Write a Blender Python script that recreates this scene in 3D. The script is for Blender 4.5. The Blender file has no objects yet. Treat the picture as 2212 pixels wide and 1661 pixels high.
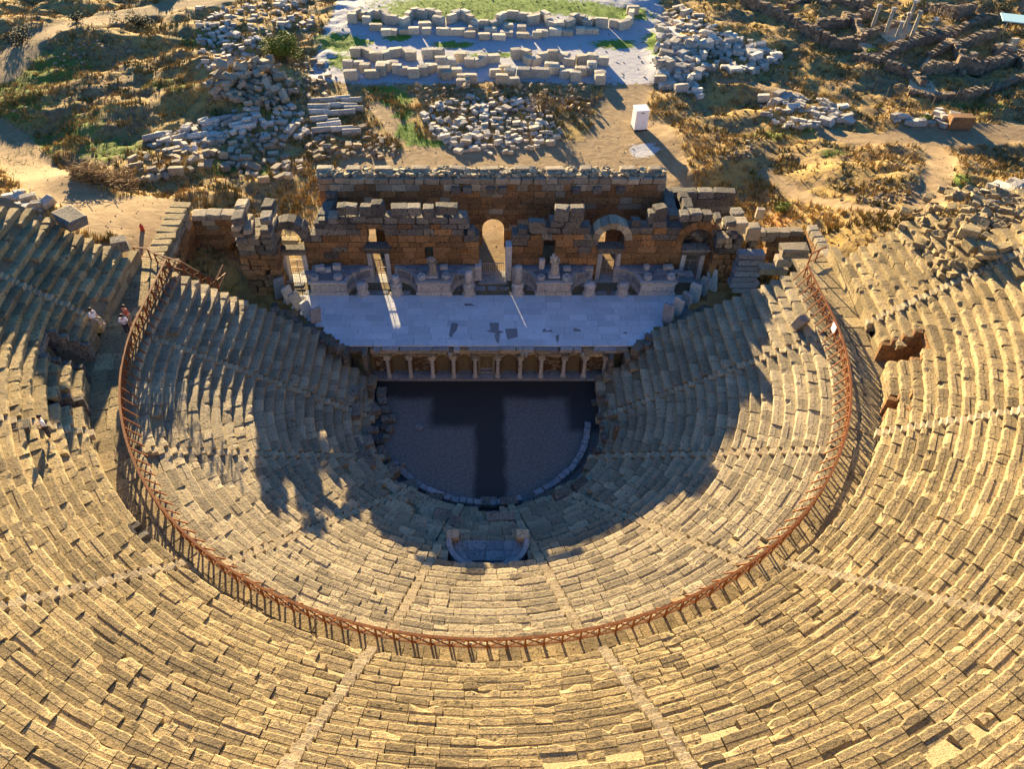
import bpy, math, random
import numpy as np
from math import sin, cos, pi, radians, hypot, atan2
RNG = random.Random(7)
NR = np.random.RandomState(7)
SC = bpy.context.scene
COL = SC.collection

# ------------------------------------------------------------------ camera, sky, sun, exposure
F_PX, TH, CAM_D, CAM_H, SHIFT = 1650.0, radians(44.83), 40.916, 44.958, -57.6
cam = bpy.data.cameras.new('camera')
cam.sensor_width = 36.0
cam.lens = F_PX / 2212 * 36
cam.shift_x = -SHIFT / 2212
cam.clip_end = 2000
camo = bpy.data.objects.new('camera', cam)
COL.objects.link(camo)
camo.location = (0, -CAM_D, CAM_H)
camo.rotation_euler = (pi / 2 - TH, 0, 0)
SC.camera = camo

SUN_EL, SUN_AZ = radians(9.0), radians(15.0)
w = bpy.data.worlds.new('World')
SC.world = w
w.use_nodes = True
nt = w.node_tree
bg = nt.nodes['Background']
sky = nt.nodes.new('ShaderNodeTexSky')
sky.sky_type = 'NISHITA'
sky.sun_disc = False
sky.sun_elevation = SUN_EL
sky.sun_rotation = -SUN_AZ
sky.air_density = 1.0
sky.dust_density = 0.0
sky.ozone_density = 6.0
nt.links.new(sky.outputs[0], bg.inputs[0])
bg.inputs[1].default_value = 0.066
sun = bpy.data.lights.new('sun', 'SUN')
sun.energy = 5.0
sun.angle = radians(0.5)
sun.color = (1.0, 0.77, 0.43)
suno = bpy.data.objects.new('sun', sun)
COL.objects.link(suno)
suno.rotation_euler = (pi / 2 - SUN_EL, 0, pi + SUN_AZ)
suno.location = (0, 0, 80)
SC.view_settings.view_transform = 'Standard'
SC.view_settings.look = 'None'
SC.view_settings.gamma = 1.0
SC.view_settings.exposure = 2.5
SC.view_settings.use_curve_mapping = False
SC.render.engine = 'CYCLES'
SC.cycles.use_denoising = True
SC.cycles.max_bounces = 4
SC.cycles.diffuse_bounces = 2
SC.cycles.use_adaptive_sampling = True

# ------------------------------------------------------------------ pixel -> place helpers (photo at 2212 px wide)
_c, _s = cos(TH), sin(TH)
def ray(u, v):
    a = u - 1106 - SHIFT; b = 830.5 - v
    return (a, F_PX * _c + b * _s, -F_PX * _s + b * _c)
def atz(u, v, z):
    d = ray(u, v); t = (z - CAM_H) / d[2]
    return (d[0] * t, -CAM_D + d[1] * t, z)
def aty(u, v, y):
    d = ray(u, v); t = (y + CAM_D) / d[1]
    return (d[0] * t, y, CAM_H + d[2] * t)
def proj(x, y, z):
    Y = y + CAM_D; Z = z - CAM_H; dep = Y * _c - Z * _s
    if dep < .1: return (-9e9, -9e9)
    return (1106 + SHIFT + F_PX * x / dep, 830.5 - F_PX * (Y * _s + Z * _c) / dep)
def inframe(x, y, z, m=60):
    u, v = proj(x, y, z)
    return -m < u < 2212 + m and -m < v < 1661 + m
def ss(a, b, x):
    t = min(1, max(0, (x - a) / (b - a))); return t * t * (3 - 2 * t)

# ------------------------------------------------------------------ materials
def mk(name):
    m = bpy.data.materials.new(name); m.use_nodes = True
    nt = m.node_tree; nt.nodes.clear()
    o = nt.nodes.new('ShaderNodeOutputMaterial'); b = nt.nodes.new('ShaderNodeBsdfPrincipled')
    nt.links.new(b.outputs[0], o.inputs[0])
    return m, nt, b
def N(nt, t, **kw):
    n = nt.nodes.new(t)
    for k, v in kw.items():
        if k.startswith('i_'):
            n.inputs[k[2:].replace('_', ' ')].default_value = v
        else: setattr(n, k, v)
    return n
def noise(nt, vec, scale, detail=4, rough=.6, dist=0.0):
    n = N(nt, 'ShaderNodeTexNoise', i_Scale=scale, i_Detail=detail, i_Roughness=rough, i_Distortion=dist)
    nt.links.new(vec, n.inputs['Vector']); return n.outputs[0]
def ramp(nt, fac, a, b, c0=0., c1=1.):
    n = N(nt, 'ShaderNodeMapRange'); n.interpolation_type = 'SMOOTHSTEP'
    n.inputs[1].default_value = a; n.inputs[2].default_value = b; n.inputs[3].default_value = c0; n.inputs[4].default_value = c1
    nt.links.new(fac, n.inputs[0]); return n.outputs[0]
def math_(nt, op, a, b=None):
    n = N(nt, 'ShaderNodeMath', operation=op)
    for i, x in enumerate((a, b)):
        if x is None: continue
        if isinstance(x, (int, float)): n.inputs[i].default_value = x
        else: nt.links.new(x, n.inputs[i])
    return n.outputs[0]
def mix(nt, fac, a, b, mode='MIX'):
    n = N(nt, 'ShaderNodeMixRGB', blend_type=mode)
    for i, x in ((0, fac), (1, a), (2, b)):
        if isinstance(x, (int, float)): n.inputs[i].default_value = x
        elif isinstance(x, tuple): n.inputs[i].default_value = (*x, 1)
        else: nt.links.new(x, n.inputs[i])
    return n.outputs[0]
def bump(nt, b, h, strength=.6, dist=.05):
    n = N(nt, 'ShaderNodeBump', i_Strength=strength, i_Distance=dist)
    nt.links.new(h, n.inputs['Height']); nt.links.new(n.outputs[0], b.inputs['Normal'])
def randval(nt):
    oi = N(nt, 'ShaderNodeObjectInfo'); at = N(nt, 'ShaderNodeAttribute', attribute_name='tint')
    return math_(nt, 'FRACT', math_(nt, 'ADD', oi.outputs['Random'], at.outputs['Fac']))
def stone(name, c1, c2, c3, dark, dark_amt=.6, s=1.0, bmp=.7, var=.35, pits=.5, rough=.92):
    m, nt, b = mk(name)
    pos = N(nt, 'ShaderNodeNewGeometry').outputs['Position']
    r = randval(nt)
    n1 = noise(nt, pos, .45 * s, 4); n2 = noise(nt, pos, 3.2 * s, 7, .65); n3 = noise(nt, pos, 13 * s, 6, .7)
    f = math_(nt, 'ADD', n1, math_(nt, 'MULTIPLY', math_(nt, 'SUBTRACT', r, .5), .55))
    col = mix(nt, ramp(nt, f, .3, .7), c1, c2)
    col = mix(nt, ramp(nt, n2, .5, .68, 0, .8), col, c3)
    n4 = noise(nt, pos, 6.5 * s, 5, .75)
    col = mix(nt, ramp(nt, n4, .47, .60, 0, dark_amt * .75), col, tuple(a * .5 + b * .5 for a, b in zip(dark, c2)))
    col = mix(nt, ramp(nt, math_(nt, 'ADD', math_(nt, 'MULTIPLY', n2, .5), math_(nt, 'MULTIPLY', n4, .5)), 0.525, .60, 0, dark_amt), col, dark)
    vo = N(nt, 'ShaderNodeTexVoronoi', i_Scale=2.6 * s); nt.links.new(pos, vo.inputs['Vector'])
    pit = math_(nt, 'MULTIPLY', ramp(nt, vo.outputs['Distance'], .10, .22, 1, 0), ramp(nt, n2, .46, .56))
    col = mix(nt, math_(nt, 'MULTIPLY', pit, pits), col, tuple(x * .25 for x in c1))
    r2 = math_(nt, 'FRACT', math_(nt, 'MULTIPLY', r, 7.31))
    br = N(nt, 'ShaderNodeCombineXYZ')
    bv = math_(nt, 'ADD', math_(nt, 'MULTIPLY', r2, 2 * var), 1 - var)
    for i in range(3): nt.links.new(bv, br.inputs[i])
    col = mix(nt, 1.0, col, br.outputs[0], 'MULTIPLY')
    nt.links.new(col, b.inputs['Base Color'])
    b.inputs['Roughness'].default_value = rough
    b.inputs['Specular IOR Level'].default_value = .2
    h = math_(nt, 'SUBTRACT', math_(nt, 'ADD', math_(nt, 'MULTIPLY', n2, .6), math_(nt, 'ADD', math_(nt, 'MULTIPLY', n3, .35), math_(nt, 'MULTIPLY', n4, .5))), math_(nt, 'MULTIPLY', pit, .35))
    bump(nt, b, h, bmp, .2)
    return m
def flat(name, c, rough=.7, metal=0.0, var=.15, spec=.3):
    m, nt, b = mk(name)
    pos = N(nt, 'ShaderNodeNewGeometry').outputs['Position']
    n = noise(nt, pos, 9, 5)
    col = mix(nt, ramp(nt, n, .3, .7), tuple(x * (1 - var) for x in c), tuple(min(1, x * (1 + var)) for x in c))
    nt.links.new(col, b.inputs['Base Color'])
    b.inputs['Roughness'].default_value = rough; b.inputs['Metallic'].default_value = metal
    b.inputs['Specular IOR Level'].default_value = spec
    return m

MT = {}
MT['seat'] = stone('seat_stone', (.43, .325, .165), (.33, .25, .135), (.49, .375, .19), (.075, .06, .04), .66, 1.0, 1.0, .33, .9)
MT['seat_low'] = stone('lower_seat_stone', (.42, .34, .215), (.31, .255, .165), (.48, .385, .24), (.075, .065, .05), .6, 1.0, .85, .26, .7)
MT['stair'] = stone('stair_stone', (.45, .36, .22), (.36, .285, .175), (.51, .42, .28), (.10, .085, .06), .55, 1.0, .6, .2, .4)
MT['core'] = stone('core_rubble', (.36, .28, .16), (.28, .21, .12), (.40, .31, .16), (.09, .07, .05), .6, 1.6, 1.0, .15, .7)
MT['wall'] = stone('wall_stone', (.36, .185, .07), (.27, .15, .07), (.43, .27, .125), (.035, .028, .022), .85, .9, .8, .32, .5)
MT['crust'] = stone('crusted_stone', (.27, .235, .18), (.16, .14, .115), (.34, .30, .235), (.03, .028, .025), .95, 1.1, 1.0, .3, .9)
MT['marble'] = stone('marble', (.52, .49, .45), (.42, .40, .37), (.58, .55, .50), (.12, .10, .09), .6, .9, .35, .12, .2, .7)
MT['slab'] = stone('stage_slab', (.56, .57, .59), (.48, .50, .53), (.60, .61, .63), (.3, .31, .33), .35, .6, .12, .10, .1, .75)
MT['bluestone'] = stone('cornice_slab', (.31, .31, .31), (.24, .245, .25), (.38, .38, .375), (.07, .07, .07), .7, 1.0, .5, .18, .5)
MT['brick'] = stone('brick_infill', (.22, .13, .07), (.17, .10, .055), (.27, .17, .09), (.04, .03, .02), .6, 2.5, .8, .3, .3)
MT['white'] = stone('pale_block', (.60, .54, .44), (.44, .39, .31), (.68, .63, .54), (.13, .11, .09), .7, 1.0, .8, .3, .5)
MT['cream'] = stone('cream_block', (.60, .52, .38), (.48, .41, .30), (.66, .58, .44), (.14, .12, .09), .6, 1.0, .7, .2, .5)
MT['brown'] = stone('brown_block', (.46, .37, .24), (.35, .28, .19), (.52, .44, .31), (.10, .085, .07), .6, 1.0, .8, .3, .5)
MT['rubble'] = stone('rubble_stone', (.40, .30, .18), (.32, .24, .15), (.50, .41, .28), (.10, .08, .06), .5, 1.4, .8, .3, .3)
MT['ruin'] = stone('house_masonry', (.34, .245, .15), (.25, .18, .115), (.42, .33, .22), (.06, .048, .035), .8, 1.3, 1.0, .35, .5)
MT['patch'] = stone('mottled_grey', (.24, .22, .22), (.20, .19, .19), (.27, .25, .25), (.12, .11, .11), .4, 1.0, .3, .1, .1)
MT['rust'] = flat('rust_wood', (.19, .068, .022), .75, 0, .35, .2)
MT['grille'] = flat('iron_grille', (.35, .30, .26), .6, .2, .2)
MT['booth'] = flat('booth_panel', (.80, .78, .78), .45, 0, .03)
MT['dark'] = flat('dark_timber_and_shade', (.05, .04, .035), .8, 0, .3)  # timber posts, and painted-in shade behind openings
MT['trunk'] = flat('bark', (.13, .09, .06), .9, 0, .4)
MT['cloth_white'] = flat('white_cloth', (.78, .77, .80), .9, 0, .05)
MT['cloth_dark'] = flat('dark_cloth', (.03, .03, .045), .9, 0, .1)
MT['cloth_tan'] = flat('tan_cloth', (.36, .27, .18), .9, 0, .1)
MT['cloth_red'] = flat('rust_cloth', (.40, .10, .07), .9, 0, .1)
MT['skin'] = flat('skin', (.50, .29, .20), .6, 0, .05)
MT['hair'] = flat('hair', (.03, .02, .015), .7, 0, .1)
MT['teal'] = flat('teal_roof_sheet', (.42, .62, .60), .5, 0, .1)
MT['redpaint'] = flat('red_paint', (.45, .06, .04), .6, 0, .1)

def leafmat(name, c1, c2, trans=.25):
    m, nt, b = mk(name)
    pos = N(nt, 'ShaderNodeNewGeometry').outputs['Position']
    n = noise(nt, pos, 1.6, 4); n2 = noise(nt, pos, 11, 2)
    f = math_(nt, 'ADD', math_(nt, 'MULTIPLY', n, .6), math_(nt, 'MULTIPLY', n2, .4))
    nt.links.new(mix(nt, ramp(nt, f, .36, .64), c1, c2), b.inputs['Base Color'])
    b.inputs['Roughness'].default_value = .8; b.inputs['Specular IOR Level'].default_value = .15
    return m
MT['dry'] = leafmat('dry_grass', (.30, .19, .055), (.52, .35, .12))
MT['weed'] = leafmat('olive_weed', (.09, .08, .025), (.25, .18, .055))
MT['green'] = leafmat('green_leaf', (.10, .13, .015), (.23, .24, .03))
MT['lush'] = leafmat('lush_grass', (.09, .17, .02), (.17, .27, .04))
MT['darkleaf'] = leafmat('dark_leaf', (.03, .035, .015), (.07, .07, .03))
MT['twig'] = leafmat('dry_twig', (.16, .10, .05), (.34, .22, .08))

# orchestra: packed dark earth, damp in a T-shaped band
def orch_mat():
    m, nt, b = mk('orchestra_floor')
    pos = N(nt, 'ShaderNodeNewGeometry').outputs['Position']
    sx = N(nt, 'ShaderNodeSeparateXYZ'); nt.links.new(pos, sx.inputs[0])
    n1 = noise(nt, pos, .5, 5); n2 = noise(nt, pos, 5, 6, .7); n3 = noise(nt, pos, 28, 4, .8)
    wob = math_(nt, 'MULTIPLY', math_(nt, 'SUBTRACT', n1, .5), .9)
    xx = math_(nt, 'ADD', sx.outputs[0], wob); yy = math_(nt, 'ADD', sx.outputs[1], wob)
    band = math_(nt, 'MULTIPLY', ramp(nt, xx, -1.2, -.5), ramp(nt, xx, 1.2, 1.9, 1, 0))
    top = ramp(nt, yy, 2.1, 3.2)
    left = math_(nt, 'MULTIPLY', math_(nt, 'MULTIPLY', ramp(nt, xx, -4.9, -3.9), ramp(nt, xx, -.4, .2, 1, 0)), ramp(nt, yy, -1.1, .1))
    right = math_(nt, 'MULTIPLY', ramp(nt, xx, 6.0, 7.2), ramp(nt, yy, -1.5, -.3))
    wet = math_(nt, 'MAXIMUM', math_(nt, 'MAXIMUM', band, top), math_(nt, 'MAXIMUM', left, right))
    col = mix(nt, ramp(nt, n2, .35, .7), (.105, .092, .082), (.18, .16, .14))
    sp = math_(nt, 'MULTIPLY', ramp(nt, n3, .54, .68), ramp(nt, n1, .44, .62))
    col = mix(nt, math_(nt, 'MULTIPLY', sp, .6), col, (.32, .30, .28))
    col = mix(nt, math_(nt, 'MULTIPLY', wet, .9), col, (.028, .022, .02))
    nt.links.new(col, b.inputs['Base Color'])
    rr = math_(nt, 'SUBTRACT', .85, math_(nt, 'MULTIPLY', wet, .1)); nt.links.new(rr, b.inputs['Roughness'])
    b.inputs['Specular IOR Level'].default_value = .25
    bump(nt, b, math_(nt, 'ADD', math_(nt, 'MULTIPLY', n2, .5), math_(nt, 'MULTIPLY', n3, .3)), .35, .05)
    return m
MT['orch'] = orch_mat()

def ground_mat():
    m, nt, b = mk('ground_earth')
    pos = N(nt, 'ShaderNodeNewGeometry').outputs['Position']
    A = lambda n: N(nt, 'ShaderNodeAttribute', attribute_name=n).outputs['Fac']
    n1 = noise(nt, pos, .16, 5, .6); n2 = noise(nt, pos, 1.1, 7, .65, .4); n3 = noise(nt, pos, 7, 6, .75); n4 = noise(nt, pos, 30, 4, .8)
    earth = mix(nt, ramp(nt, n2, .35, .65), (.20, .135, .065), (.32, .225, .115))
    f = math_(nt, 'ADD', math_(nt, 'MULTIPLY', n1, .5), math_(nt, 'MULTIPLY', n2, .5))
    dryg = mix(nt, ramp(nt, n3, .35, .65), (.33, .21, .06), (.50, .35, .125))
    col = mix(nt, ramp(nt, f, .44, .58), earth, dryg)
    col = mix(nt, ramp(nt, n3, .56, .70, 0, .65), col, (.10, .073, .038))
    grn = mix(nt, ramp(nt, n3, .3, .7), (.09, .13, .02), (.20, .24, .05))
    col = mix(nt, ramp(nt, math_(nt, 'ADD', A('green'), math_(nt, 'MULTIPLY', math_(nt, 'SUBTRACT', n2, .5), 1.6)), .45, .75), col, grn)
    dirt = mix(nt, ramp(nt, n2, .3, .7), (.25, .17, .088), (.34, .24, .13))
    dirt = mix(nt, ramp(nt, n4, .62, .72, 0, .7), dirt, (.46, .36, .23))
    dirt = mix(nt, ramp(nt, n3, .60, .74, 0, .5), dirt, (.22, .16, .10))
    col = mix(nt, ramp(nt, math_(nt, 'ADD', A('path'), math_(nt, 'MULTIPLY', math_(nt, 'SUBTRACT', n2, .5), .9)), .35, .6), col, dirt)
    grav = mix(nt, ramp(nt, n3, .3, .7), (.36, .355, .36), (.46, .45, .45))
    col = mix(nt, ramp(nt, math_(nt, 'ADD', A('gravel'), math_(nt, 'MULTIPLY', math_(nt, 'SUBTRACT', n2, .5), 1.1)), .45, .65), col, grav)
    lush = mix(nt, ramp(nt, n3, .3, .7), (.10, .17, .02), (.19, .28, .05))
    col = mix(nt, ramp(nt, math_(nt, 'ADD', A('lush'), math_(nt, 'MULTIPLY', math_(nt, 'SUBTRACT', n2, .5), 1.5)), .42, .62), col, lush)
    cut = mix(nt, ramp(nt, n3, .3, .7), (.42, .20, .07), (.52, .28, .11))
    col = mix(nt, ramp(nt, A('cut'), .4, .6), col, cut)
    nt.links.new(col, b.inputs['Base Color'])
    b.inputs['Roughness'].default_value = .95; b.inputs['Specular IOR Level'].default_value = .1
    h = math_(nt, 'ADD', math_(nt, 'MULTIPLY', n2, .8), math_(nt, 'ADD', math_(nt, 'MULTIPLY', n3, .35), math_(nt, 'MULTIPLY', n4, .12)))
    rg = math_(nt, 'SUBTRACT', 1.0, math_(nt, 'MULTIPLY', math_(nt, 'MAXIMUM', A('path'), A('gravel')), .6))
    bump(nt, b, math_(nt, 'MULTIPLY', h, rg), .9, .35)
    return m
MT['ground'] = ground_mat()

# ------------------------------------------------------------------ object helpers
def tag(o, label=None, cat=None, group=None, kind=None):
    if label: o['label'] = label
    if cat: o['category'] = cat
    if group: o['group'] = group
    if kind: o['kind'] = kind
    return o
def empty(name, loc, label=None, cat=None, group=None, kind=None):
    o = bpy.data.objects.new(name, None); COL.objects.link(o)
    o.location = loc; o.empty_display_size = .3
    return tag(o, label, cat, group, kind)
def mesh(name, V, Fc, mat, smooth=False, tint=None):
    me = bpy.data.meshes.new(name)
    me.from_pydata(V, [], Fc)
    me.materials.append(MT[mat])
    if smooth: me.polygons.foreach_set('use_smooth', [True] * len(me.polygons))
    if tint is not None:
        a = me.attributes.new('tint', 'FLOAT', 'FACE'); a.data.foreach_set('value', tint)
    me.update()
    return me
def put(name, me, loc, parent=None, rot=None, scale=None):
    o = bpy.data.objects.new(name, me); COL.objects.link(o)
    if parent is not None:
        o.parent = parent
        pl = parent.location if parent.parent is None else parent.location + parent.parent.location
        o.location = (loc[0] - pl[0], loc[1] - pl[1], loc[2] - pl[2])
    else: o.location = loc
    if rot is not None: o.rotation_euler = rot
    if scale is not None: o.scale = scale
    return o
def obj(name, V, Fc, mat, parent=None, smooth=False, tint=None):
    """world-space vertices -> object with its origin at their centre"""
    A = np.asarray(V, float)
    c = (A.min(0) + A.max(0)) / 2
    me = mesh(name, (A - c).tolist(), Fc, mat, smooth, tint)
    return put(name, me, tuple(c), parent)
class MB:
    def __init__(s): s.V = []; s.F = []; s.T = []
    def add(s, V, Fc, t=0.):
        n = len(s.V); s.V += [tuple(v) for v in V]; s.F += [tuple(i + n for i in f) for f in Fc]; s.T += [t] * len(Fc)
    def box(s, x0, x1, y0, y1, z0, z1, t=0.):
        V = [(x, y, z) for z in (z0, z1) for y in (y0, y1) for x in (x0, x1)]
        s.add(V, [(0, 2, 3, 1), (4, 5, 7, 6), (0, 1, 5, 4), (2, 6, 7, 3), (0, 4, 6, 2), (1, 3, 7, 5)], t)
    def bar(s, a, b, w, h=None, t=0.):
        h = h or w
        a = np.array(a, float); b = np.array(b, float); d = b - a; L = np.linalg.norm(d)
        if L < 1e-6: return
        d /= L; up = np.array((0, 0, 1.)) if abs(d[2]) < .95 else np.array((1., 0, 0))
        sx = np.cross(d, up); sx /= np.linalg.norm(sx); sy = np.cross(sx, d)
        V = [p + sx * (i * w / 2) + sy * (j * h / 2) for p in (a, b) for j in (-1, 1) for i in (-1, 1)]
        s.add(V, [(0, 2, 3, 1), (4, 5, 7, 6), (0, 1, 5, 4), (2, 6, 7, 3), (0, 4, 6, 2), (1, 3, 7, 5)], t)
    def lathe(s, c, prof, n=12, sx=1., sy=1., cap=True, t=0., fn=None):
        V = []
        for k, (r, z) in enumerate(prof):
            for i in range(n):
                a = 2 * pi * i / n; rr = r * (fn(k, a) if fn else 1)
                V.append((c[0] + rr * sx * cos(a), c[1] + rr * sy * sin(a), c[2] + z))
        Fc = [(k * n + i, k * n + (i + 1) % n, (k + 1) * n + (i + 1) % n, (k + 1) * n + i) for k in range(len(prof) - 1) for i in range(n)]
        if cap: Fc += [tuple(range(n))[::-1], tuple((len(prof) - 1) * n + i for i in range(n))]
        s.add(V, Fc, t)
    def build(s, name, mat, parent=None, smooth=False):
        return obj(name, s.V, s.F, mat, parent, smooth, s.T)

def chamfer(rng, jit=.05, ch=.07, rough=1.):
    """unit block, edges broken, corners uneven: 24 vertices, 44 triangles"""
    V = []; idx = {}
    for sx in (-1, 1):
        for sy in (-1, 1):
            for sz in (-1, 1):
                j = [rng.uniform(-jit, jit * .4) for _ in range(3)]
                c = [ch * rng.uniform(.4, 1.6 if rng.random() < .85 else 4.0 * rough) for _ in range(3)]
                P = [sx * (.5 + j[0]), sy * (.5 + j[1]), sz * (.5 + j[2])]
                for ax in range(3):
                    q = list(P)
                    for k in range(3):
                        if k != ax: q[k] -= (sx, sy, sz)[k] * c[k]
                    idx[(sx, sy, sz, ax)] = len(V); V.append(q)
    I = lambda a, b, c, ax: idx[(a, b, c, ax)]
    Fc = []
    for sgn in (-1, 1):
        for ax in range(3):
            o = [k for k in range(3) if k != ax]
            q = []
            for (p, r) in ((-1, -1), (1, -1), (1, 1), (-1, 1)):
                s3 = [0, 0, 0]; s3[ax] = sgn; s3[o[0]] = p; s3[o[1]] = r
                q.append(I(*s3, ax))
            flip = (sgn > 0) == (ax == 1)
            Fc.append(tuple(q[::-1] if flip else q))
    for ax in range(3):
        o = [k for k in range(3) if k != ax]
        for a in (-1, 1):
            for b in (-1, 1):
                e = []
                for t in (-1, 1):
                    s3 = [0, 0, 0]; s3[ax] = t; s3[o[0]] = a; s3[o[1]] = b
                    e.append((I(*s3, o[0]), I(*s3, o[1])))
                q = [e[0][0], e[1][0], e[1][1], e[0][1]]
                if (a * b > 0) != (ax == 1): q = q[::-1]
                Fc.append(tuple(q))
    for a in (-1, 1):
        for b in (-1, 1):
            for c in (-1, 1):
                q = (I(a, b, c, 0), I(a, b, c, 1), I(a, b, c, 2))
                Fc.append(q if a * b * c > 0 else q[::-1])
    return V, Fc
BV = {}
for _k, (_j, _ch, _r) in dict(wall=(.012, .025, .7), old=(.05, .06, 1.), fall=(.06, .07, 1.2), flat=(.01, .02, .6)).items():
    BV[_k] = [chamfer(RNG, _j, _ch, _r) for _ in range(14)]
BM = {}
def bmesh_of(kind, mat, k=None):
    k = RNG.randrange(14) if k is None else k
    key = (kind, mat, k)
    if key not in BM: BM[key] = mesh('block', *BV[kind][k], mat)
    return BM[key]
def block(name, c, dim, mat, parent=None, rot=(0, 0, 0), kind='old'):
    return put(name, bmesh_of(kind, mat), c, parent, rot, dim)
def rotm(r):
    cx, sx, cy, sy, cz, sz = cos(r[0]), sin(r[0]), cos(r[1]), sin(r[1]), cos(r[2]), sin(r[2])
    X = np.array([[1, 0, 0], [0, cx, -sx], [0, sx, cx]]); Y = np.array([[cy, 0, sy], [0, 1, 0], [-sy, 0, cy]]); Z = np.array([[cz, -sz, 0], [sz, cz, 0], [0, 0, 1]])
    return Z @ Y @ X
def block_into(mb, c, dim, rot=(0, 0, 0), kind='fall'):
    V, Fc = RNG.choice(BV[kind]); A = (np.array(V) * np.array(dim)) @ rotm(rot).T + np.array(c)
    mb.add(A, Fc, RNG.random())

# ------------------------------------------------------------------ terrain
ZG = 3.4
def vnoise(x, y, seed=0):
    xi = np.floor(x); yi = np.floor(y); fx = x - xi; fy = y - yi
    fx = fx * fx * (3 - 2 * fx); fy = fy * fy * (3 - 2 * fy)
    def h(a, b):
        t = np.sin(a * 127.1 + b * 311.7 + seed * 74.7) * 43758.5453
        return t - np.floor(t)
    return (h(xi, yi) * (1 - fx) + h(xi + 1, yi) * fx) * (1 - fy) + (h(xi, yi + 1) * (1 - fx) + h(xi + 1, yi + 1) * fx) * fy
def nss(a, b, x):
    t = np.clip((x - a) / (b - a), 0, 1); return t * t * (3 - 2 * t)
MOUNDS = []   # (x, y, radius, height)
FLATS = []    # polylines kept smooth: (pts, width)
def base_ground(x, y):
    ax = np.abs(x)
    z = ZG + 5.6 * nss(19, 36, ax) * (1 - nss(10, 40, y))
    z = z + 1.6 * nss(30, 80, -x) * nss(20, 60, y)
    return z
def seg_dist(x, y, pts):
    d = np.full(np.shape(x), 1e9)
    for (ax, ay), (bx, by) in zip(pts[:-1], pts[1:]):
        dx, dy = bx - ax, by - ay; L = dx * dx + dy * dy + 1e-9
        t = np.clip(((x - ax) * dx + (y - ay) * dy) / L, 0, 1)
        d = np.minimum(d, np.hypot(x - ax - t * dx, y - ay - t * dy))
    return d
def smoothness(x, y):
    s = np.zeros(np.shape(x))
    for pts, wd in FLATS: s = np.maximum(s, 1 - nss(wd * .6, wd * 1.5, seg_dist(x, y, pts)))
    return s
def ground(x, y):
    x = np.asarray(x, float); y = np.asarray(y, float)
    z = base_ground(x, y)
    rough = (vnoise(x * .22, y * .22, 1) - .5) * 1.5 + (vnoise(x * .7, y * .7, 2) - .5) * .7 + (vnoise(x * 1.9, y * 1.9, 3) - .5) * .3
    k = nss(17, 24, np.abs(x)) * (1 - smoothness(x, y))
    z = z + rough * k
    for mx, my, r, h in MOUNDS:
        z = z + h * np.exp(-((x - mx) ** 2 + (y - my) ** 2) / (r * r))
    return z
def G(u, v, fn=ground):
    z = ZG
    for _ in range(40):
        p = atz(u, v, z); z = .5 * z + .5 * float(fn(p[0], p[1]))
    return atz(u, v, z)
def GB(u, v): return G(u, v, base_ground)
# paths seen in the photo
P_PATHS = [([(0, 160), (60, 95), (150, 60), (300, 25), (480, -5)], 2.6), ([(-40, 270), (20, 310), (70, 370), (150, 430), (260, 470), (330, 500), (330, 540)], 2.4),
           ([(240, 470), (320, 450)], 3.2), ([(1960, 300), (2212, 285)], 2.6), ([(1990, 300), (2030, 350), (2010, 420), (1990, 460)], 1.5),
           ([(1800, 300), (1900, 310), (1990, 305)], 2.2), ([(1650, 390), (1740, 430), (1850, 450), (1990, 470)], .8), ([(1550, 180), (1640, 185), (1720, 205)], 1.0),
           ([(1350, 60), (1365, 160), (1340, 260), (1300, 330)], 2.8), ([(1000, 335), (1200, 335), (1400, 330)], 3.0), ([(820, 230), (880, 300), (960, 335)], 1.3), ([(1100, 420), (1100, 360)], 3.5)]
for pts, wd in P_PATHS:
    FLATS.append(([GB(*q)[:2] for q in pts], wd))
for (u, v), r, h in [((545, 190), 6.5, 2.3), ((440, 165), 6, .6), ((545, 70), 9, .8), ((130, 400), 5, .8), ((200, 400), 3, .9), ((1560, 90), 8, .7), ((1725, 245), 5, .6),
                     ((1560, 330), 5, 1.0), ((1640, 360), 6, 1.2), ((1900, 370), 8, 1.3), ((330, 240), 9, 1.0), ((170, 90), 6, .9), ((1480, 300), 3, .8), ((1080, 200), 7, .35)]:
    p = GB(u, v); MOUNDS.append((p[0], p[1], r, h))

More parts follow.
